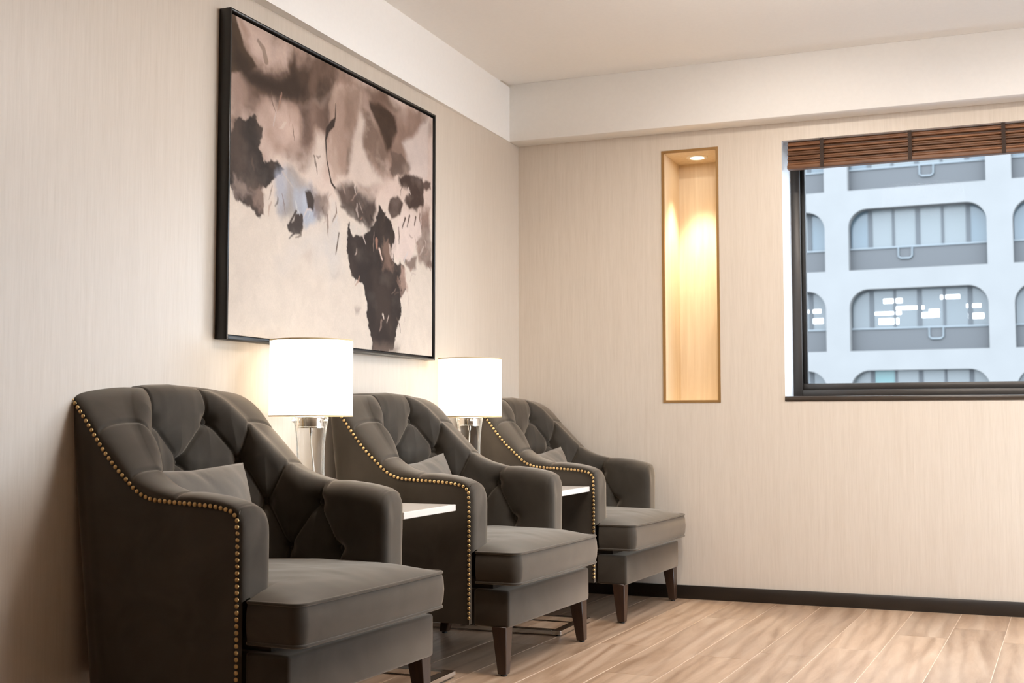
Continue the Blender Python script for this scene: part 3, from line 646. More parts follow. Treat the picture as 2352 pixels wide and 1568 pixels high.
# stations of half the shell: outer xy, ridge xy, inner xy, height of the nail line, height of the ridge
ST = [
    (-0.1045, 0.004, -0.1045, 0.028, -0.1045, 0.052, 0.400, 0.545),
    (-0.1065, -0.012, -0.1065, 0.028, -0.1065, 0.067, 0.395, 0.580),
    (-0.1115, -0.0205, -0.1115, 0.028, -0.1115, 0.0745, 0.390, 0.600),
    (-0.1190, -0.0240, -0.1190, 0.028, -0.1190, 0.0765, 0.390, 0.6115),
    (-0.1205, -0.0240, -0.1205, 0.028, -0.1205, 0.0768, 0.588, 0.6125),
    (-0.138, -0.0225, -0.138, 0.029, -0.138, 0.077, 0.602, 0.6205),
    (-0.165, -0.0215, -0.165, 0.030, -0.165, 0.078, 0.609, 0.6275),
    (-0.25, -0.0225, -0.25, 0.031, -0.25, 0.080, 0.617, 0.639),
    (-0.33, -0.022, -0.33, 0.034, -0.33, 0.082, 0.621, 0.646),
    (-0.39, -0.0215, -0.385, 0.042, -0.382, 0.086, 0.627, 0.660),
    (-0.435, -0.021, -0.43, 0.055, -0.420, 0.092, 0.644, 0.682),
    (-0.48, -0.021, -0.475, 0.070, -0.460, 0.102, 0.677, 0.717),
    (-0.525, -0.0205, -0.52, 0.086, -0.497, 0.115, 0.713, 0.761),
    (-0.562, -0.020, -0.56, 0.106, -0.527, 0.135, 0.752, 0.804),
    (-0.597, -0.019, -0.595, 0.128, -0.562, 0.155, 0.797, 0.844),
    (-0.636, -0.017, -0.625, 0.158, -0.588, 0.182, 0.848, 0.880),
    (-0.676, -0.005, -0.650, 0.198, -0.608, 0.213, 0.884, 0.903),
    (-0.6905, 0.034, -0.661, 0.240, -0.622, 0.250, 0.890, 0.911),
    (-0.690, 0.190, -0.665, 0.290, -0.630, 0.298, 0.890, 0.915),
    (-0.690, 0.352, -0.665, 0.352, -0.632, 0.352, 0.890, 0.918),
]
def catmull(P, sub):
    P = np.asarray(P, float); n = len(P); out = []
    for i in range(n - 1):
        p0 = P[max(i - 1, 0)]; p1 = P[i]; p2 = P[i + 1]; p3 = P[min(i + 2, n - 1)]
        d01 = np.linalg.norm((p1 - p0)[:6]) + 1e-6; d12 = np.linalg.norm((p2 - p1)[:6]) + 1e-6; d23 = np.linalg.norm((p3 - p2)[:6]) + 1e-6
        m1 = ((p2 - p1) / d12 - (p2 - p0) / (d01 + d12) + (p1 - p0) / d01) * d12 if i > 0 else (p2 - p1)
        m2 = ((p2 - p1) / d12 - (p3 - p1) / (d12 + d23) + (p3 - p2) / d23) * d12 if i < n - 2 else (p2 - p1)
        ns = sub(i)
        for k in range(ns):
            t = k / ns; t2 = t * t; t3 = t2 * t
            out.append((2 * t3 - 3 * t2 + 1) * p1 + (t3 - 2 * t2 + t) * m1 + (-2 * t3 + 3 * t2) * p2 + (t3 - t2) * m2)
    out.append(P[-1])
    return np.array(out)
def chair_stations():
    P = np.array(ST)
    a = P[:5]; b = catmull(P[4:], lambda i: 8 if i < 3 else 17 if i < 12 else 26)
    a = np.vstack([P[0], (P[0] * .5 + P[1] * .5) + [0.0004, -0.003, 0.0004, 0, 0.0004, 0.003, 0, 0.006], P[1], (P[1] + P[2]) / 2 + [0.0005, -0.0015, 0.0005, 0, 0.0005, 0.0012, 0, 0.003], P[2], P[3]])
    half = np.vstack([a, b])
    mir = half[:-1][::-1].copy()
    for c in (1, 3, 5): mir[:, c] = CW - mir[:, c]
    S = np.vstack([half, mir])
    d = np.r_[0, np.cumsum(np.hypot(np.diff(S[:, 4]), np.diff(S[:, 5])))]
    L = d - d[len(half) - 1]                # arclength along the inner wall from the middle of the back
    return S, L, len(half)
CS, CL, CHALF = chair_stations()
def lean(P):
    """the back of the shell rakes: its foot stands further forward than its top"""
    w = sstep(-0.36, -0.66, P[..., 0]) if False else np.clip((-P[..., 0] - 0.36) / 0.30, 0, 1)
    w = w * w * (3 - 2 * w)
    Q = P.copy(); Q[..., 0] += w * np.clip(0.90 - P[..., 2], 0, 1) * 0.118
    return Q
BTN = [(s * l, z) for z, ls in ((0.818, (0.115,)), (0.705, (0.205,)), (0.580, (0.10, 0.285, 0.460)), (0.448, (0.19, 0.360, 0.530))) for l in ls for s in (-1, 1)] + [(0.0, 0.705), (0.0, 0.448)]
def _sg(a, b): return [((a[0], a[1]), (b[0], b[1])), ((-a[0], a[1]), (-b[0], b[1]))]
CREASE = []
for a, b in (((.115, .818), (0, .705)), ((.115, .818), (.205, .705)), ((0, .705), (.10, .58)), ((.205, .705), (.10, .58)), ((.205, .705), (.285, .58)),
             ((.10, .58), (0, .448)), ((.10, .58), (.19, .448)), ((.285, .58), (.19, .448)), ((.285, .58), (.36, .448)), ((.46, .58), (.36, .448)), ((.46, .58), (.53, .448)),
             ((.115, .818), (.110, 1.0)), ((.205, .705), (.245, .82)), ((.285, .58), (.355, .70)), ((.46, .58), (.485, .70)),
             ((.19, .448), (.19, .30)), ((.36, .448), (.36, .30)), ((.53, .448), (.53, .30)), ((0, .448), (0, .30))):
    CREASE += _sg(a, b)
PLEAT = [s * l for l in (.110, .245, .355, .485) for s in (-1, 1)]
def seg_dist(L, Z, a, b):
    ex, ey = b[0] - a[0], b[1] - a[1]
    h = np.clip(((L - a[0]) * ex + (Z - a[1]) * ey) / (ex * ex + ey * ey), 0, 1)
    return np.hypot(L - a[0] - ex * h, Z - a[1] - ey * h)
def chair_padding():
    S, L = CS, CL; n = len(S)
    NA, NB, NCn = 14, 16, 110
    G = np.zeros((n, NA + NB + NCn, 3)); ZZ = np.zeros((n, NA + NB + NCn)); T = np.zeros((n, NA + NB + NCn))
    zb = 0.350
    for i in range(n):
        ox, oy, rx, ry, ix, iy, zn, zr = S[i]
        o = np.array([ox, oy]); r = np.array([rx, ry]); q = np.array([ix, iy])
        out = (o - r); out = out / (np.linalg.norm(out) + 1e-9)
        front = ox > -0.1198
        P = []
        for k in range(NA):                  # nail line -> ridge: a padded quarter roll
            t = k / (NA - 1); a = t * PI / 2
            if front:
                zh = zr - 0.030 * 1.0
                if t < 0.5: xy = o; z = zn + (zh - zn) * (t / 0.5)
                else:
                    a2 = (t - 0.5) / 0.5 * PI / 2; xy = r + (o - r) * math.cos(a2) ** 0.8; z = zh + (zr - zh) * math.sin(a2) ** 0.8
            else:
                xy = r + (o - r) * max(math.cos(a), 0) ** 0.80 + out * 0.006 * math.sin(2 * a); z = zn + (zr - zn) * math.sin(a) ** 0.85
            P.append((xy[0], xy[1], z))
        hi = min(0.055, 0.5 * (zr - zb))
        for k in range(1, NB + 1):           # ridge -> inner shoulder
            a = k / NB * PI / 2
            xy = r + (q - r) * math.sin(a) ** 0.9; z = zr - hi * (1 - math.cos(a) ** 0.9)
            P.append((xy[0], xy[1], z))
        z0 = zr - hi
        for k in range(1, NCn + 1):
            P.append((q[0], q[1], z0 + (zb - z0) * k / NCn))
        G[i] = np.array(P)
        T[i] = np.r_[np.linspace(-1, 0, NA), np.linspace(0, 1, NB + 1)[1:], np.full(NCn, 1.0)]
    # a virtual height that runs on over the ridge, for the pleats
    G = lean(G)
    ZZ = G[..., 2].copy()
    LL = np.repeat(L[:, None], G.shape[1], 1)
    # normals from the grid
    du = np.gradient(G, axis=0); dv = np.gradient(G, axis=1)
    N = np.cross(du, dv); N /= (np.linalg.norm(N, axis=2, keepdims=True) + 1e-9)
    mid = n // 2
    if N[mid, -5, 0] < 0: N = -N             # inside of the back must face forward
    db = np.full(LL.shape, 9.0); dc = np.full(LL.shape, 9.0)
    Zi = np.where(T >= 0, ZZ, 2.0)
    for b_ in BTN: db = np.minimum(db, np.hypot(LL - b_[0], Zi - b_[1]))
    for a_, b_ in CREASE: dc = np.minimum(dc, seg_dist(LL, Zi, a_, b_))
    dp = np.full(LL.shape, 9.0)
    for l in PLEAT: dp = np.minimum(dp, np.abs(LL - l))
    inner = sstep(0.15, 0.8, T)
    top = (1 - inner) * sstep(-0.93, -0.6, T)
    puff = 0.017 * (1 - np.exp(-(dc / 0.036) ** 1.2)) - 0.005
    disp = inner * (puff - 0.026 * np.exp(-(db / 0.021) ** 2) - 0.0060 * np.exp(-(dc / 0.0052) ** 2)) - top * 0.0050 * np.exp(-(dp / 0.0042) ** 2) + top * 0.003 * (1 - np.exp(-(dp / 0.03) ** 2))
    endf = sstep(0, 0.05, np.minimum(L - L[0], L[-1] - L))[:, None]
    disp = disp * (0.25 + 0.75 * endf)
    # small gathers where the padding turns down at the arm front
    ar = np.minimum(np.abs(L - L[0]), np.abs(L[-1] - L))[:, None]
    disp = disp + 0.0010 * np.sin(ar * 620) * np.exp(-((ar - 0.022) / 0.018) ** 2) * sstep(-0.9, -0.3, T) * (1 - sstep(0.3, 0.9, T))
    P = G + N * disp[..., None]
    return P, G, N, LL, Zi
PADP, PADG, PADN, PADL, PADZ = chair_padding()
def grid_mesh(name, P, m_, parent, caps=True, thick=None, flip=False):
    n, k, _ = P.shape; idx = np.arange(n * k).reshape(n, k)
    F = np.stack([idx[:-1, :-1], idx[1:, :-1], idx[1:, 1:], idx[:-1, 1:]], -1).reshape(-1, 4)
    if flip: F = F[:, ::-1]
    F = F.tolist()
    if caps:
        c0 = idx[0].tolist(); c1 = idx[-1].tolist()
        F.append(c0[::-1] if flip else c0); F.append(c1 if flip else c1[::-1])
    return mesh(name, P.reshape(-1, 3), F, m_, parent, True, 62)
def nail_path():
    """the line of studs along the outer side of one arm, from the back corner down to the floor end"""
    pts = []
    for i in range(CHALF):
        ox, oy, rx, ry, ix, iy, zn, zr = CS[i]
        if -0.664 < ox < -0.1204: pts.append((ox, oy, zn))
    pts = pts[::-1] + [(-0.1205, -0.024, 0.58), (-0.1205, -0.024, 0.40), (-0.1205, -0.023, 0.168)]
    P = lean(np.array(pts)); d = np.r_[0, np.cumsum(np.linalg.norm(np.diff(P, axis=0), axis=1))]
    s = np.arange(0.004, d[-1], 0.01545)
    return np.stack([np.interp(s, d, P[:, c]) for c in range(3)], 1)
def make_chair(name):
    root = empty(name)
    grid_mesh('tufted_padding', PADP, M_VELVET, root, flip=True)
    # outer panel: a thin continuous shell below the nail line
    rows = []
    sel = [i for i in range(len(CS)) if CS[i][0] <= -0.1204]
    for i in sel:
        ox, oy, rx, ry, ix, iy, zn, zr = CS[i]
        o = np.array([ox, oy]); nrm = np.array([rx, ry]) - o; nrm /= np.linalg.norm(nrm) + 1e-9
        a = o + nrm * 0.0015; b = o + nrm * 0.022
        zt = zn + 0.006
        zs = np.linspace(0.160, zt, 12)
        rows.append([(a[0], a[1], z) for z in zs] + [(b[0], b[1], z) for z in zs[::-1]])
    P = lean(np.array(rows)); n, k, _ = P.shape
    F = []
    for i in range(n - 1):
        for j in range(k):
            j2 = (j + 1) % k; F.append((i * k + j, i * k + j2, (i + 1) * k + j2, (i + 1) * k + j))
    F.append(tuple(range(k))[::-1]); F.append(tuple((n - 1) * k + j for j in range(k)))
    mesh('outer_panel', P.reshape(-1, 3), F, M_VELVET, root, True, 45)
    # seat rail: T-shaped, wide in front of the arms
    yb = 0.024
    prism('seat_rail', [(0.010, 0.003), (0.010, CW - 0.003), (-0.1165, CW - 0.003), (-0.1165, CW - yb), (-0.575, CW - yb - 0.02), (-0.575, yb + 0.02), (-0.1165, yb), (-0.1165, 0.003)], 0.153, 0.272, M_VELVET, root, 0.010, 3)
    prism('seat_deck', [(-0.06, 0.03), (-0.06, CW - 0.03), (-0.54, CW - 0.05), (-0.54, 0.05)], 0.270, 0.300, M_VELVET, root)
    # T cushion with a crowned top
    NU, NV = 60, 56
    xs = np.r_[np.linspace(-0.565, -0.115, 34), np.linspace(-0.1045, -0.1015, 3), np.linspace(-0.095, 0.012, NU - 47), 0.040 - 0.026 * (1 - np.sin(np.linspace(0.06, 1, 10) * PI / 2))]
    RC = 0.026
    def ylim(x):
        if x < -0.108: return 0.0815
        d = x - (0.040 - RC)
        return RC - math.sqrt(max(RC * RC - d * d, 0.0)) if d > 0 else 0.0
    topv = []; V = []; F = []
    grid = np.zeros((len(xs), NV, 3))
    for i, x in enumerate(xs):
        y0 = ylim(x); vv = np.linspace(0, 1, NV); vv = 0.5 - 0.5 * np.cos(vv * PI) * (0.55 + 0.45 * np.abs(np.cos(vv * PI)))
        y = y0 + (CW - 2 * y0) * vv
        ex = min(x + 0.58, 0.042 - x); ey = np.minimum(y + 0.002, CW + 0.002 - y)
        cr = (1 - np.exp(-np.maximum(ex, 0) / 0.06)) * (1 - np.exp(-ey / 0.075))
        wr = 0.0035 * fbm(np.full(NV, x) * 7, y * 9, 3, 5)
        fr = 0.0 if x < 0.039 else 0.0
        grid[i, :, 0] = x + 0.006 * np.sin(y / CW * PI) * max(0, (x + 0.1) / 0.14)
        grid[i, :, 1] = y; grid[i, :, 2] = 0.392 + 0.038 * cr + 1.6 * wr * cr
    idx = np.arange(len(xs) * NV).reshape(len(xs), NV)
    V = grid.reshape(-1, 3).tolist()
    F = np.stack([idx[:-1, :-1], idx[1:, :-1], idx[1:, 1:], idx[:-1, 1:]], -1).reshape(-1, 4).tolist()
    nx = len(xs)
    loop = [idx[i, 0] for i in range(nx)] + [idx[nx - 1, j] for j in range(1, NV)] + [idx[i, NV - 1] for i in range(nx - 2, -1, -1)] + [idx[0, j] for j in range(NV - 2, 0, -1)]
    ringp = np.array([V[i] for i in loop]); prev = loop
    cen = np.array([-0.2, CW / 2])
    def cdir(p):
        x, y = p[0], p[1]
        if x < -0.106: return 0.0, 0.0
        cx_ = min(x, 0.040 - RC); cy_ = min(max(y, RC), CW - RC)
        dx, dy = x - cx_, y - cy_; L_ = math.hypot(dx, dy)
        return (dx / L_, dy / L_) if L_ > 1e-6 else (0.0, 0.0)
    for k, (z, bul) in enumerate(((0.385, 0.003), (0.372, 0.007), (0.343, 0.0095), (0.315, 0.007), (0.300, 0.003), (0.292, 0.0))):
        b0 = len(V)
        for p in ringp:
            sx, sy = cdir(p)
            V.append((p[0] + bul * sx, p[1] + bul * sy, z))
        cur = list(range(b0, b0 + len(ringp))); m_ = len(cur)
        for q in range(m_): F.append((prev[q], cur[q], cur[(q + 1) % m_], prev[(q + 1) % m_]))
        prev = cur
    F.append(tuple(prev[::-1]))
    cu = mesh('seat_cushion', V, F, M_VELVET, root, True, 70)
    for zz in (0.3905, 0.2945):
        pth = [(p[0] + 0.0025 * cdir(p)[0], p[1] + 0.0025 * cdir(p)[1], zz) for p in ringp]
        pth = [pth[i] for i in range(0, len(pth)) if i % 2 == 0 or abs(pth[i][0] + 0.1) < 0.03 or pth[i][0] > 0.0]
        tube('piping', pth, 0.0042, M_VELVET, cu, 8, closed=True)
    # legs
    def leg(x, y, sx, sy, h=0.156, rake=0.0):
        w0, w1 = 0.030, 0.052
        V = [(0, 0, 0), (-sx * w0, 0, 0), (-sx * w0, sy * w0, 0), (0, sy * w0, 0), (0, 0, h), (-sx * w1, 0, h), (-sx * w1, sy * w1, h), (0, sy * w1, h)]
        V = [(x + a + rake * (h - c) / h, y + b_, max(c, 0.006)) for a, b_, c in V]
        bm = bmesh.new(); vs = [bm.verts.new(p) for p in V]
        for q in ((0,3,2,1),(4,5,6,7),(0,1,5,4),(1,2,6,5),(2,3,7,6),(3,0,4,7)): bm.faces.new([vs[i] for i in q])
        bmesh.ops.bevel(bm, geom=bm.edges[:], offset=0.002, segments=1, affect='EDGES')
        l = from_bm('leg', bm, M_LEG, root, True, 40)
        g = lathe('glide', [(0.0001, 0), (0.010, 0), (0.010, 0.008), (0.0001, 0.008)], M_RUBBER, l, 14)
        g.location = (x - sx * w0 / 2 + rake, y + sy * w0 / 2, 0)
    leg(0.0, 0.002, 1, 1); leg(0.0, CW - 0.002, 1, -1)
    leg(-0.550, 0.05, -1, 1, 0.170, -0.03); leg(-0.550, CW - 0.05, -1, -1, 0.170, -0.03)
    # covered buttons, sunk into the tufts
    bv = [(0.0100, -0.004), (0.0100, 0.002), (0.0075, 0.005), (0.0001, 0.0065)]
    bme = None
    for bl_, bz in BTN:
        d = np.hypot(PADL - bl_, PADZ - bz); i, j = np.unravel_index(np.argmin(d), d.shape)
        if d[i, j] > 0.02: continue
        p = Vector(PADP[i, j] + PADN[i, j] * 0.0045); nn = Vector(PADN[i, j])
        if bme is None:
            o = lathe('button', bv, M_VELVET, root, 16); bme = o.data
        else: o = link(bpy.data.objects.new('button', bme), root)
        o.location = p; o.rotation_euler = nn.to_track_quat('Z', 'Y').to_euler()
    # brass studs
    NP = nail_path(); r_ = 0.0056
    prof = [(r_, 0.0), (r_ * 0.96, 0.0016), (r_ * 0.75, 0.0031), (r_ * 0.42, 0.0040), (0.0002, 0.0043)]
    nme = None
    for p in NP:
        if nme is None:
            o = lathe('nail', prof, M_BRASS, root, 12); nme = o.data
        else: o = link(bpy.data.objects.new('nail', nme), root)
        o.location = (p[0], p[1] + 0.0002 - (0.003 if p[2] > 0.56 else 0.0), p[2]); o.rotation_euler = (PI / 2, 0, 0)
    # the row on the far side, out of view, as one strip
    V = []; F = []
    for p in NP:
        b0 = len(V)
        for rr_, zz in prof:
            for k in range(8):
                a = 2 * PI * k / 8; V.append((p[0] + rr_ * math.cos(a), CW - p[1] + zz + (0.003 if p[2] > 0.56 else 0), p[2] + rr_ * math.sin(a)))
        for q in range(len(prof) - 1):
            for k in range(8):
                k2 = (k + 1) % 8; F.append((b0 + q * 8 + k, b0 + q * 8 + k2, b0 + (q + 1) * 8 + k2, b0 + (q + 1) * 8 + k))
    o = mesh('stud_trim', V, F, M_BRASS, root, True); o['kind'] = 'stuff'
    return root
def copy_tree(o, parent=None):
    c = o.copy(); COL.objects.link(c); c.parent = parent
    for ch in list(o.children): copy_tree(ch, c)
    return c
A3 = math.radians(-3.0)
EF = Vector((math.cos(A3), math.sin(A3), 0)); EW = Vector((-math.sin(A3), math.cos(A3), 0))
O2 = Vector((0.716, 3.661, 0.0))
CH = [O2 - EW * 1.195, O2, O2 + EW * 1.122 - EF * 0.006]
CLAB = ['dark taupe tufted velvet armchair at the end of the row away from the window wall',
        'dark taupe tufted velvet armchair in the middle of the row, between the two table lamps',
        'dark taupe tufted velvet armchair in the corner, against the window wall']
chair0 = make_chair('tufted_armchair')
for i in range(3):
    c = chair0 if i == 0 else copy_tree(chair0)
    c.location = CH[i]; c.rotation_euler = (0, 0, A3)
    tag(c, CLAB[i], 'armchair', 'tufted armchairs along the wall')

# ---- small pillows leaning on the backs
def make_pillow(name, seed, w=0.455, h=0.285, t=0.105):
    n, k = 46, 34
    u = np.linspace(-1, 1, n); v = np.linspace(-1, 1, k); U, V_ = np.meshgrid(u, v, indexing='ij')
    e = np.clip(1 - np.abs(U) ** 2.6, 0, 1) ** 0.55 * np.clip(1 - np.abs(V_) ** 2.6, 0, 1) ** 0.55
    pin = 1 - 0.055 * (1 - np.abs(V_)) * np.abs(U) ** 3; pin2 = 1 - 0.075 * (1 - np.abs(U)) * np.abs(V_) ** 3
    Y = U * w / 2 * pin; Z = V_ * h / 2 * pin2
    edge = np.exp(-((1 - V_) / 0.55) ** 2)
    wr = 0.0065 * fbm(U * 5 + V_ * 2.4, V_ * 1.2, 3, seed) * (0.35 + edge) * np.minimum(1, e * 1.6)
    X = t / 2 * e + wr
    Xb = -t / 2 * e * 0.8
    A = np.stack([X, Y, Z], -1).reshape(-1, 3); B = np.stack([Xb, Y, Z], -1)[1:-1, 1:-1].reshape(-1, 3)
    ia = np.arange(n * k).reshape(n, k); ib = np.full((n, k), -1)
    ib[1:-1, 1:-1] = n * k + np.arange((n - 2) * (k - 2)).reshape(n - 2, k - 2)
    ib[0] = ia[0]; ib[-1] = ia[-1]; ib[:, 0] = ia[:, 0]; ib[:, -1] = ia[:, -1]
    F = []
    for i in range(n - 1):
        for j in range(k - 1):
            F.append((ia[i, j], ia[i + 1, j], ia[i + 1, j + 1], ia[i, j + 1])); F.append((ib[i, j], ib[i, j + 1], ib[i + 1, j + 1], ib[i + 1, j]))
    return mesh(name, np.vstack([A, B]), F, M_PILLOW, None, True)
PIL = [((-0.447, 0.240, 0.556), -14, 1, 0), ((-0.452, 0.290, 0.538), -14, 5, 2), ((-0.452, 0.285, 0.542), -14, 4, -1)]
PLAB = ['small grey lumbar pillow in the armchair furthest from the window wall', 'small grey lumbar pillow in the middle armchair', 'small grey lumbar pillow in the corner armchair']
for i, (p, tilt, roll, rz) in enumerate(PIL):
    o = make_pillow('lumbar_pillow', 3 + i * 7)
    pos = CH[i] + EF * p[0] + EW * p[1]; pos.z = p[2]
    o.rotation_euler = (Matrix.Rotation(A3 + math.radians(rz), 3, 'Z') @ Matrix.Rotation(math.radians(tilt), 3, 'Y') @ Matrix.Rotation(math.radians(roll), 3, 'X')).to_euler()
    o.location = pos
    tag(o, PLAB[i], 'pillow', 'lumbar pillows in the armchairs')

# ------------------------------------------------------------------ side tables (white top on an open steel frame)
TZ = 0.548
def side_table(y0, y1, xf, label):
    xb = 0.03; e = empty('side_table', ((xf + xb) / 2, (y0 + y1) / 2, 0)); tag(e, label, 'side table', 'steel framed side tables between the armchairs')
    cx, cyy = (xf + xb) / 2, (y0 + y1) / 2
    def p(name, a, b, m_, bev=0.0012): return box(name, (a[0] - cx, a[1] - cyy, a[2]), (b[0] - cx, b[1] - cyy, b[2]), m_, e, bev, 1, False)
    p('table_top', (xb, y0, TZ - 0.021), (xf, y1, TZ), M_TOP, 0.0015)
    h0, h1, t = 0.005, 0.022, 0.036
    p('base_bar', (xf - t, y0, h0), (xf, y1, h1), M_CHROME)
    p('base_bar', (xb, y0, h0), (xb + t, y1, h1), M_CHROME)
    p('base_bar', (xb + t, y0, h0), (xf - t, y0 + t, h1), M_CHROME)
    p('base_bar', (xb + t, y1 - t, h0), (xf - t, y1, h1), M_CHROME)
    for yy in (y0, y1 - t): p('upright', (xb, yy, h1), (xb + 0.02, yy + t, TZ - 0.021), M_CHROME)
    for x in (xf - t / 2, xb + t / 2):
        for yy in (y0 + t / 2, y1 - t / 2):
            g = lathe('foot_pad', [(0.0001, 0), (0.008, 0), (0.008, 0.005), (0.0001, 0.005)], M_RUBBER, e, 12); g.location = (x - cx, yy - cyy, 0)
side_table(3.235, 3.600, 0.568, 'low white topped steel side table between the end armchair and the middle armchair')
side_table(4.412, 4.762, 0.632, 'low white topped steel side table between the middle armchair and the corner armchair')

# ------------------------------------------------------------------ table lamps
def table_lamp(x, y, rz, label):
    e = empty('table_lamp', (x, y, TZ), rz); tag(e, label, 'lamp', 'glass table lamps with drum shades')
    zb = 0.0
    # hourglass glass body, hollow
    zt = 0.280; N = 26; out = []; inn = []
    for i in range(N + 1):
        t = i / N; z = 0.004 + (zt - 0.004) * t
        r = 0.0435 + 0.0125 * (abs(2 * t - 1) ** 2.2)
        out.append((r, z)); inn.append((r - 0.0045, max(z, 0.016)))
    prof = [(0.0002, 0.0)] + [(0.052, 0.0)] + out + inn[::-1] + [(0.0002, 0.016)]
    lathe('glass_body', prof, M_LAMPGLASS, e, 56, True, 50)
    lathe('collar', [(0.0002, 0.246), (0.044, 0.246), (0.044, 0.249), (0.041, 0.250), (0.041, 0.276), (0.050, 0.278), (0.052, 0.281), (0.0002, 0.283)], M_CHROME, e, 40, True, 40)
    for a in (-0.62, 1.3, 3.3):
        s = lathe('screw_knob', [(0.0002, -0.006), (0.005, -0.004), (0.0065, 0.0), (0.005, 0.004), (0.0002, 0.006)], M_CHROME, e, 14)
        s.location = (0.0545 * math.cos(a), 0.0545 * math.sin(a), 0.268)
    lathe('cord_grip', [(0.0002, 0.229), (0.0055, 0.229), (0.0055, 0.246), (0.0002, 0.246)], M_CHROME, e, 14)
    tube('cord', [(0, 0, 0.232), (0.001, -0.002, 0.20), (0.006, -0.010, 0.15), (0.012, -0.020, 0.09), (0.014, -0.028, 0.04), (0.010, -0.030, 0.02)], 0.0028, M_CORD, e, 8)
    lathe('socket', [(0.0002, 0.283), (0.016, 0.283), (0.016, 0.34), (0.0002, 0.34)], M_CHROME, e, 20)
    # drum shade
    z0, z1, r0, r1, th = 0.282, 0.524, 0.1315, 0.1305, 0.0016
    sh = lathe('lamp_shade', [(r0, z0), (r1, z1), (r1 - th, z1), (r0 - th, z0)], M_SHADE, e, 72, True, 60, closed=True)
    for zz, rr in ((z0 + 0.002, r0), (z1 - 0.002, r1)):
        lathe('shade_rim', [(rr + 0.0008, zz - 0.0022), (rr + 0.0008, zz + 0.0022), (rr - 0.003, zz + 0.0022), (rr - 0.003, zz - 0.0022)], M_TRIM, sh, 72, True, 30, closed=True)
    for a in (0, 2 * PI / 3, 4 * PI / 3):
        tube('shade_spoke', [(0.015 * math.cos(a), 0.015 * math.sin(a), 0.335), (0.129 * math.cos(a), 0.129 * math.sin(a), 0.345)], 0.0018, M_CHROME, sh, 6)
    td = lathe('added_top_cap', [(0.0002, z1 - 0.012), (r1 - 0.003, z1 - 0.012), (r1 - 0.003, z1 - 0.014), (0.0002, z1 - 0.014)], M_CORD, sh, 48, True, 30)  # unseen opaque cap, added to stop light leaving the shade's top
    lathe('bulb', [(0.0002, 0.340), (0.013, 0.342), (0.016, 0.36), (0.028, 0.39), (0.030, 0.41), (0.022, 0.432), (0.0002, 0.442)], M_BULB, e, 24)
    l = bpy.data.lights.new('bulb_light', 'POINT'); l.energy = LAMP_POWER; l.color = WARM; l.shadow_soft_size = 0.032
    o = bpy.data.objects.new('bulb_light', l); link(o, e); o.location = (0, 0, 0.475)
table_lamp(0.178, 3.350, 0.6, 'lit white drum lamp on clear glass base overlapping the lower edge of the painting')
table_lamp(0.160, 4.618, -0.35, 'lit white drum lamp on clear glass base nearer the corner, clear of the painting')

# ------------------------------------------------------------------ the office block across the street
BR = math.radians(-2.3)
bd = empty('office_building', (6.0, 52.0, -24.0), BR); tag(bd, 'white concrete office block across the street with rounded window bays', 'building')
GZ = 24.0
def concrete(name, col, rough=0.85):
    m_, nt, b = mat(name); v = coords(nt); n = noise(nt, v, 0.8, 5)
    r = ramp(nt, n.outputs['Fac'], [(0.3, tuple(c * 0.94 for c in col)), (0.7, col)]); nt.links.new(r.outputs[0], b.inputs['Base Color'])
    b.inputs['Roughness'].default_value = rough; b.inputs['Specular IOR Level'].default_value = 0.2
    return m_
M_CONC = concrete('white_concrete', (0.168, 0.166, 0.162))
M_SPAN = simple('grey_spandrel', (0.040, 0.041, 0.043), 0.5)
M_MULL = simple('dark_mullion', (0.034, 0.038, 0.042), 0.5)
M_BLINDGLASS = simple('curtained_glass', (0.092, 0.102, 0.104), 0.25)
M_BLUEGLASS = simple('blue_glass', (0.062, 0.083, 0.097), 0.15)
M_GREENGLASS = simple('green_tinted_glass', (0.06, 0.135, 0.135), 0.25)
M_OFFGLASS = simple('office_glass', (0.068, 0.078, 0.082), 0.2)
M_OFFLIGHT = emitter('office_strip_light', (1.0, 0.97, 0.92), 2.4)
M_LEDGE_REFL = simple('pale_ledge_reflection', (0.112, 0.127, 0.135), 0.5)  # shared by the ledges and the loops that imitate reflections
PITCH, BAYW, X1 = 6.385, 5.42, -9.89
ROWZ, RP = 7.02, 3.37          # foot of the second row of bays in view, storey height
BH = 2.56
def opening(x0, z0, n=9, r=0.78):
    pts = [(x0, z0), (x0 + BAYW, z0)]
    for k in range(n + 1):
        a = k / n * PI / 2; pts.append((x0 + BAYW - r + r * math.cos(a), z0 + BH - r + r * math.sin(a)))
    for k in range(n + 1):
        a = PI / 2 + k / n * PI / 2; pts.append((x0 + r + r * math.cos(a), z0 + BH - r + r * math.sin(a)))
    return pts
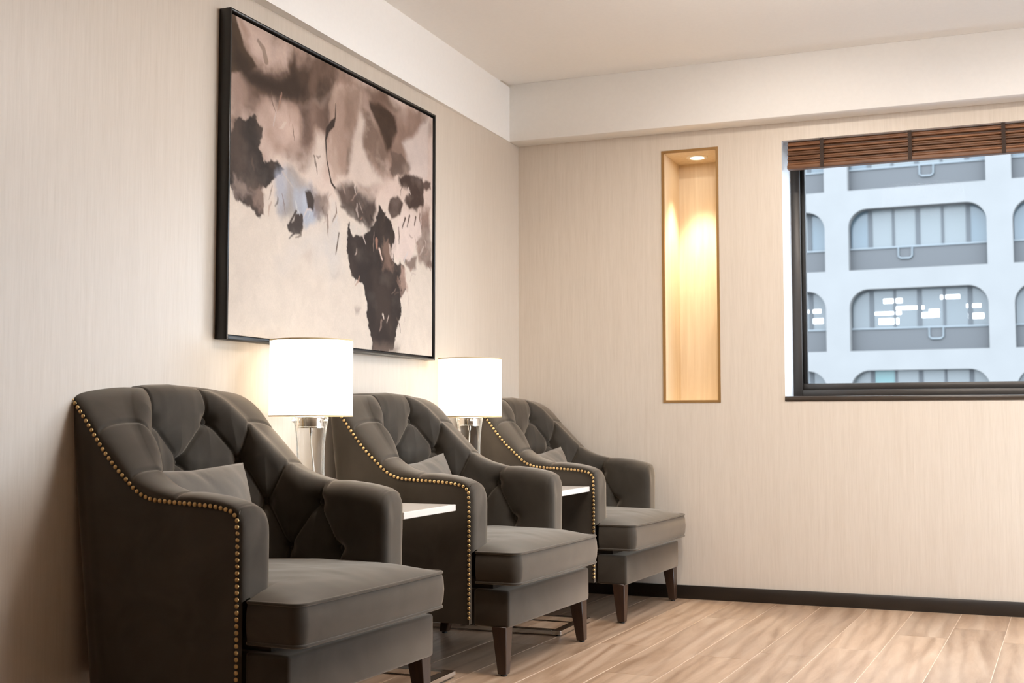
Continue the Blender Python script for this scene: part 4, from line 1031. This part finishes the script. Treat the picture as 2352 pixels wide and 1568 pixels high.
def cell(x0, z0):
    """one storey-high bay of the concrete front with its rounded opening and deep reveal"""
    op = opening(x0, z0); n = len(op)
    cxx = x0 + BAYW / 2; hw = PITCH / 2
    zb, ztp = z0 - (RP - BH) / 2, z0 + BH + (RP - BH) / 2
    out = []
    zc = (zb + ztp) / 2
    for x, z in op:                           # push each opening point out to the cell's border
        dx, dz = x - cxx, z - zc
        s = min(hw / abs(dx) if abs(dx) > 1e-6 else 1e9, ((ztp - zb) / 2) / abs(dz) if abs(dz) > 1e-6 else 1e9)
        out.append([cxx + dx * s, zc + dz * s])
    corners = [(cxx - hw, zb), (cxx + hw, zb), (cxx + hw, ztp), (cxx - hw, ztp)]
    for c in corners:
        i = min(range(n), key=lambda k: (out[k][0] - c[0]) ** 2 + (out[k][1] - c[1]) ** 2); out[i] = list(c)
    V = [(x, 0, z) for x, z in op] + [(x, 0, z) for x, z in out] + [(x, 0.55, z) for x, z in op]
    F = []
    for i in range(n):
        j = (i + 1) % n
        F.append((i, j, n + j, n + i)); F.append((i, j, 2 * n + j, 2 * n + i))
    return V, F
brn = random.Random(5)
for r_ in range(-3, 4):
    for c_ in range(-2, 4):
        x0 = X1 + c_ * PITCH; z0 = ROWZ + r_ * RP + GZ
        V, F = cell(x0, z0)
        bay = mesh('facade_bay', V, F, M_CONC, bd)
        sill = 0.93
        box('spandrel', (x0 - 0.05, 0.50, z0 - 0.05), (x0 + BAYW + 0.05, 0.62, z0 + sill), M_SPAN, bay)
        box('window_ledge', (x0 - 0.05, 0.44, z0 + sill - 0.02), (x0 + BAYW + 0.05, 0.62, z0 + sill + 0.05), M_LEDGE_REFL, bay)
        edges = [0.0, 0.82, 1.75, 2.73, 3.70, 4.69, BAYW]
        for k in range(6):
            lit = r_ == -1 or (r_ == -2 and c_ != 0)
            m_ = M_OFFGLASS if lit else (M_BLUEGLASS if (k in (0, 5) or (r_ + c_ * 3 + k) % 7 == 0) else M_BLINDGLASS)
            if r_ == -2 and c_ == 0: m_ = M_GREENGLASS if k == 1 else M_BLINDGLASS
            box('pane', (x0 + edges[k] + 0.03, 0.60, z0 + sill), (x0 + edges[k + 1] - 0.03, 0.63, z0 + BH + 0.05), m_, bay)
        for k in range(1, 6):
            w_ = 0.085 if k in (1, 3, 5) else 0.05
            box('mullion', (x0 + edges[k] - w_, 0.555, z0 + sill + 0.04), (x0 + edges[k] + w_, 0.605, z0 + BH + 0.03), M_MULL, bay)
        vx = x0 + (1.95, 2.85, 3.1)[(r_ + 3) % 3]
        tube('reflection_loop', [(vx, 0.47, z0 + 0.93), (vx, 0.46, z0 + 0.55), (vx + 0.1, 0.46, z0 + 0.46), (vx + 0.45, 0.46, z0 + 0.46), (vx + 0.55, 0.46, z0 + 0.55), (vx + 0.55, 0.47, z0 + 0.93)], 0.05, M_LEDGE_REFL, bay, 6)  # pale loop stands in for a reflection in the window glass
        if r_ == -1:
            for (a, b_, cx_, d_) in ((1.30, 0.42, 2.05, 0.30), (1.75, 0.75, 2.9, 0.22), (2.75, 1.05, 3.3, 0.34), (3.1, 0.95, 3.5, 0.5), (3.55, 0.35, 4.3, 0.26), (4.55, 0.75, 5.1, 0.25), (0.95, 0.95, 2.0, 0.2), (1.1, 1.25, 1.9, 0.4), (4.6, 1.15, 5.2, 0.35)):
                box('office_light', (x0 + a, 0.585, z0 + BH - b_ - d_ * 0.5), (x0 + cx_, 0.598, z0 + BH - b_ + d_ * 0.12), M_OFFLIGHT, bay)
box('building_core', (X1 - 3.2 * PITCH, 0.64, 0.0), (X1 + 4.6 * PITCH, 14.0, ROWZ + 4.2 * RP + GZ), M_SPAN, bd)
box('lower_storeys', (X1 - 2.2 * PITCH, 0.0, 0.0), (X1 + 3.9 * PITCH, 0.64, ROWZ - 3 * RP + GZ - 0.42), M_CONC, bd)
gr = mesh('street_ground', [(-150, -150, -24), (150, -150, -24), (150, 200, -24), (-150, 200, -24)], [(0, 1, 2, 3)], simple('pale_paving', (0.16, 0.16, 0.16), 0.9))
tag(gr, 'grey street far below the window', kind='structure')
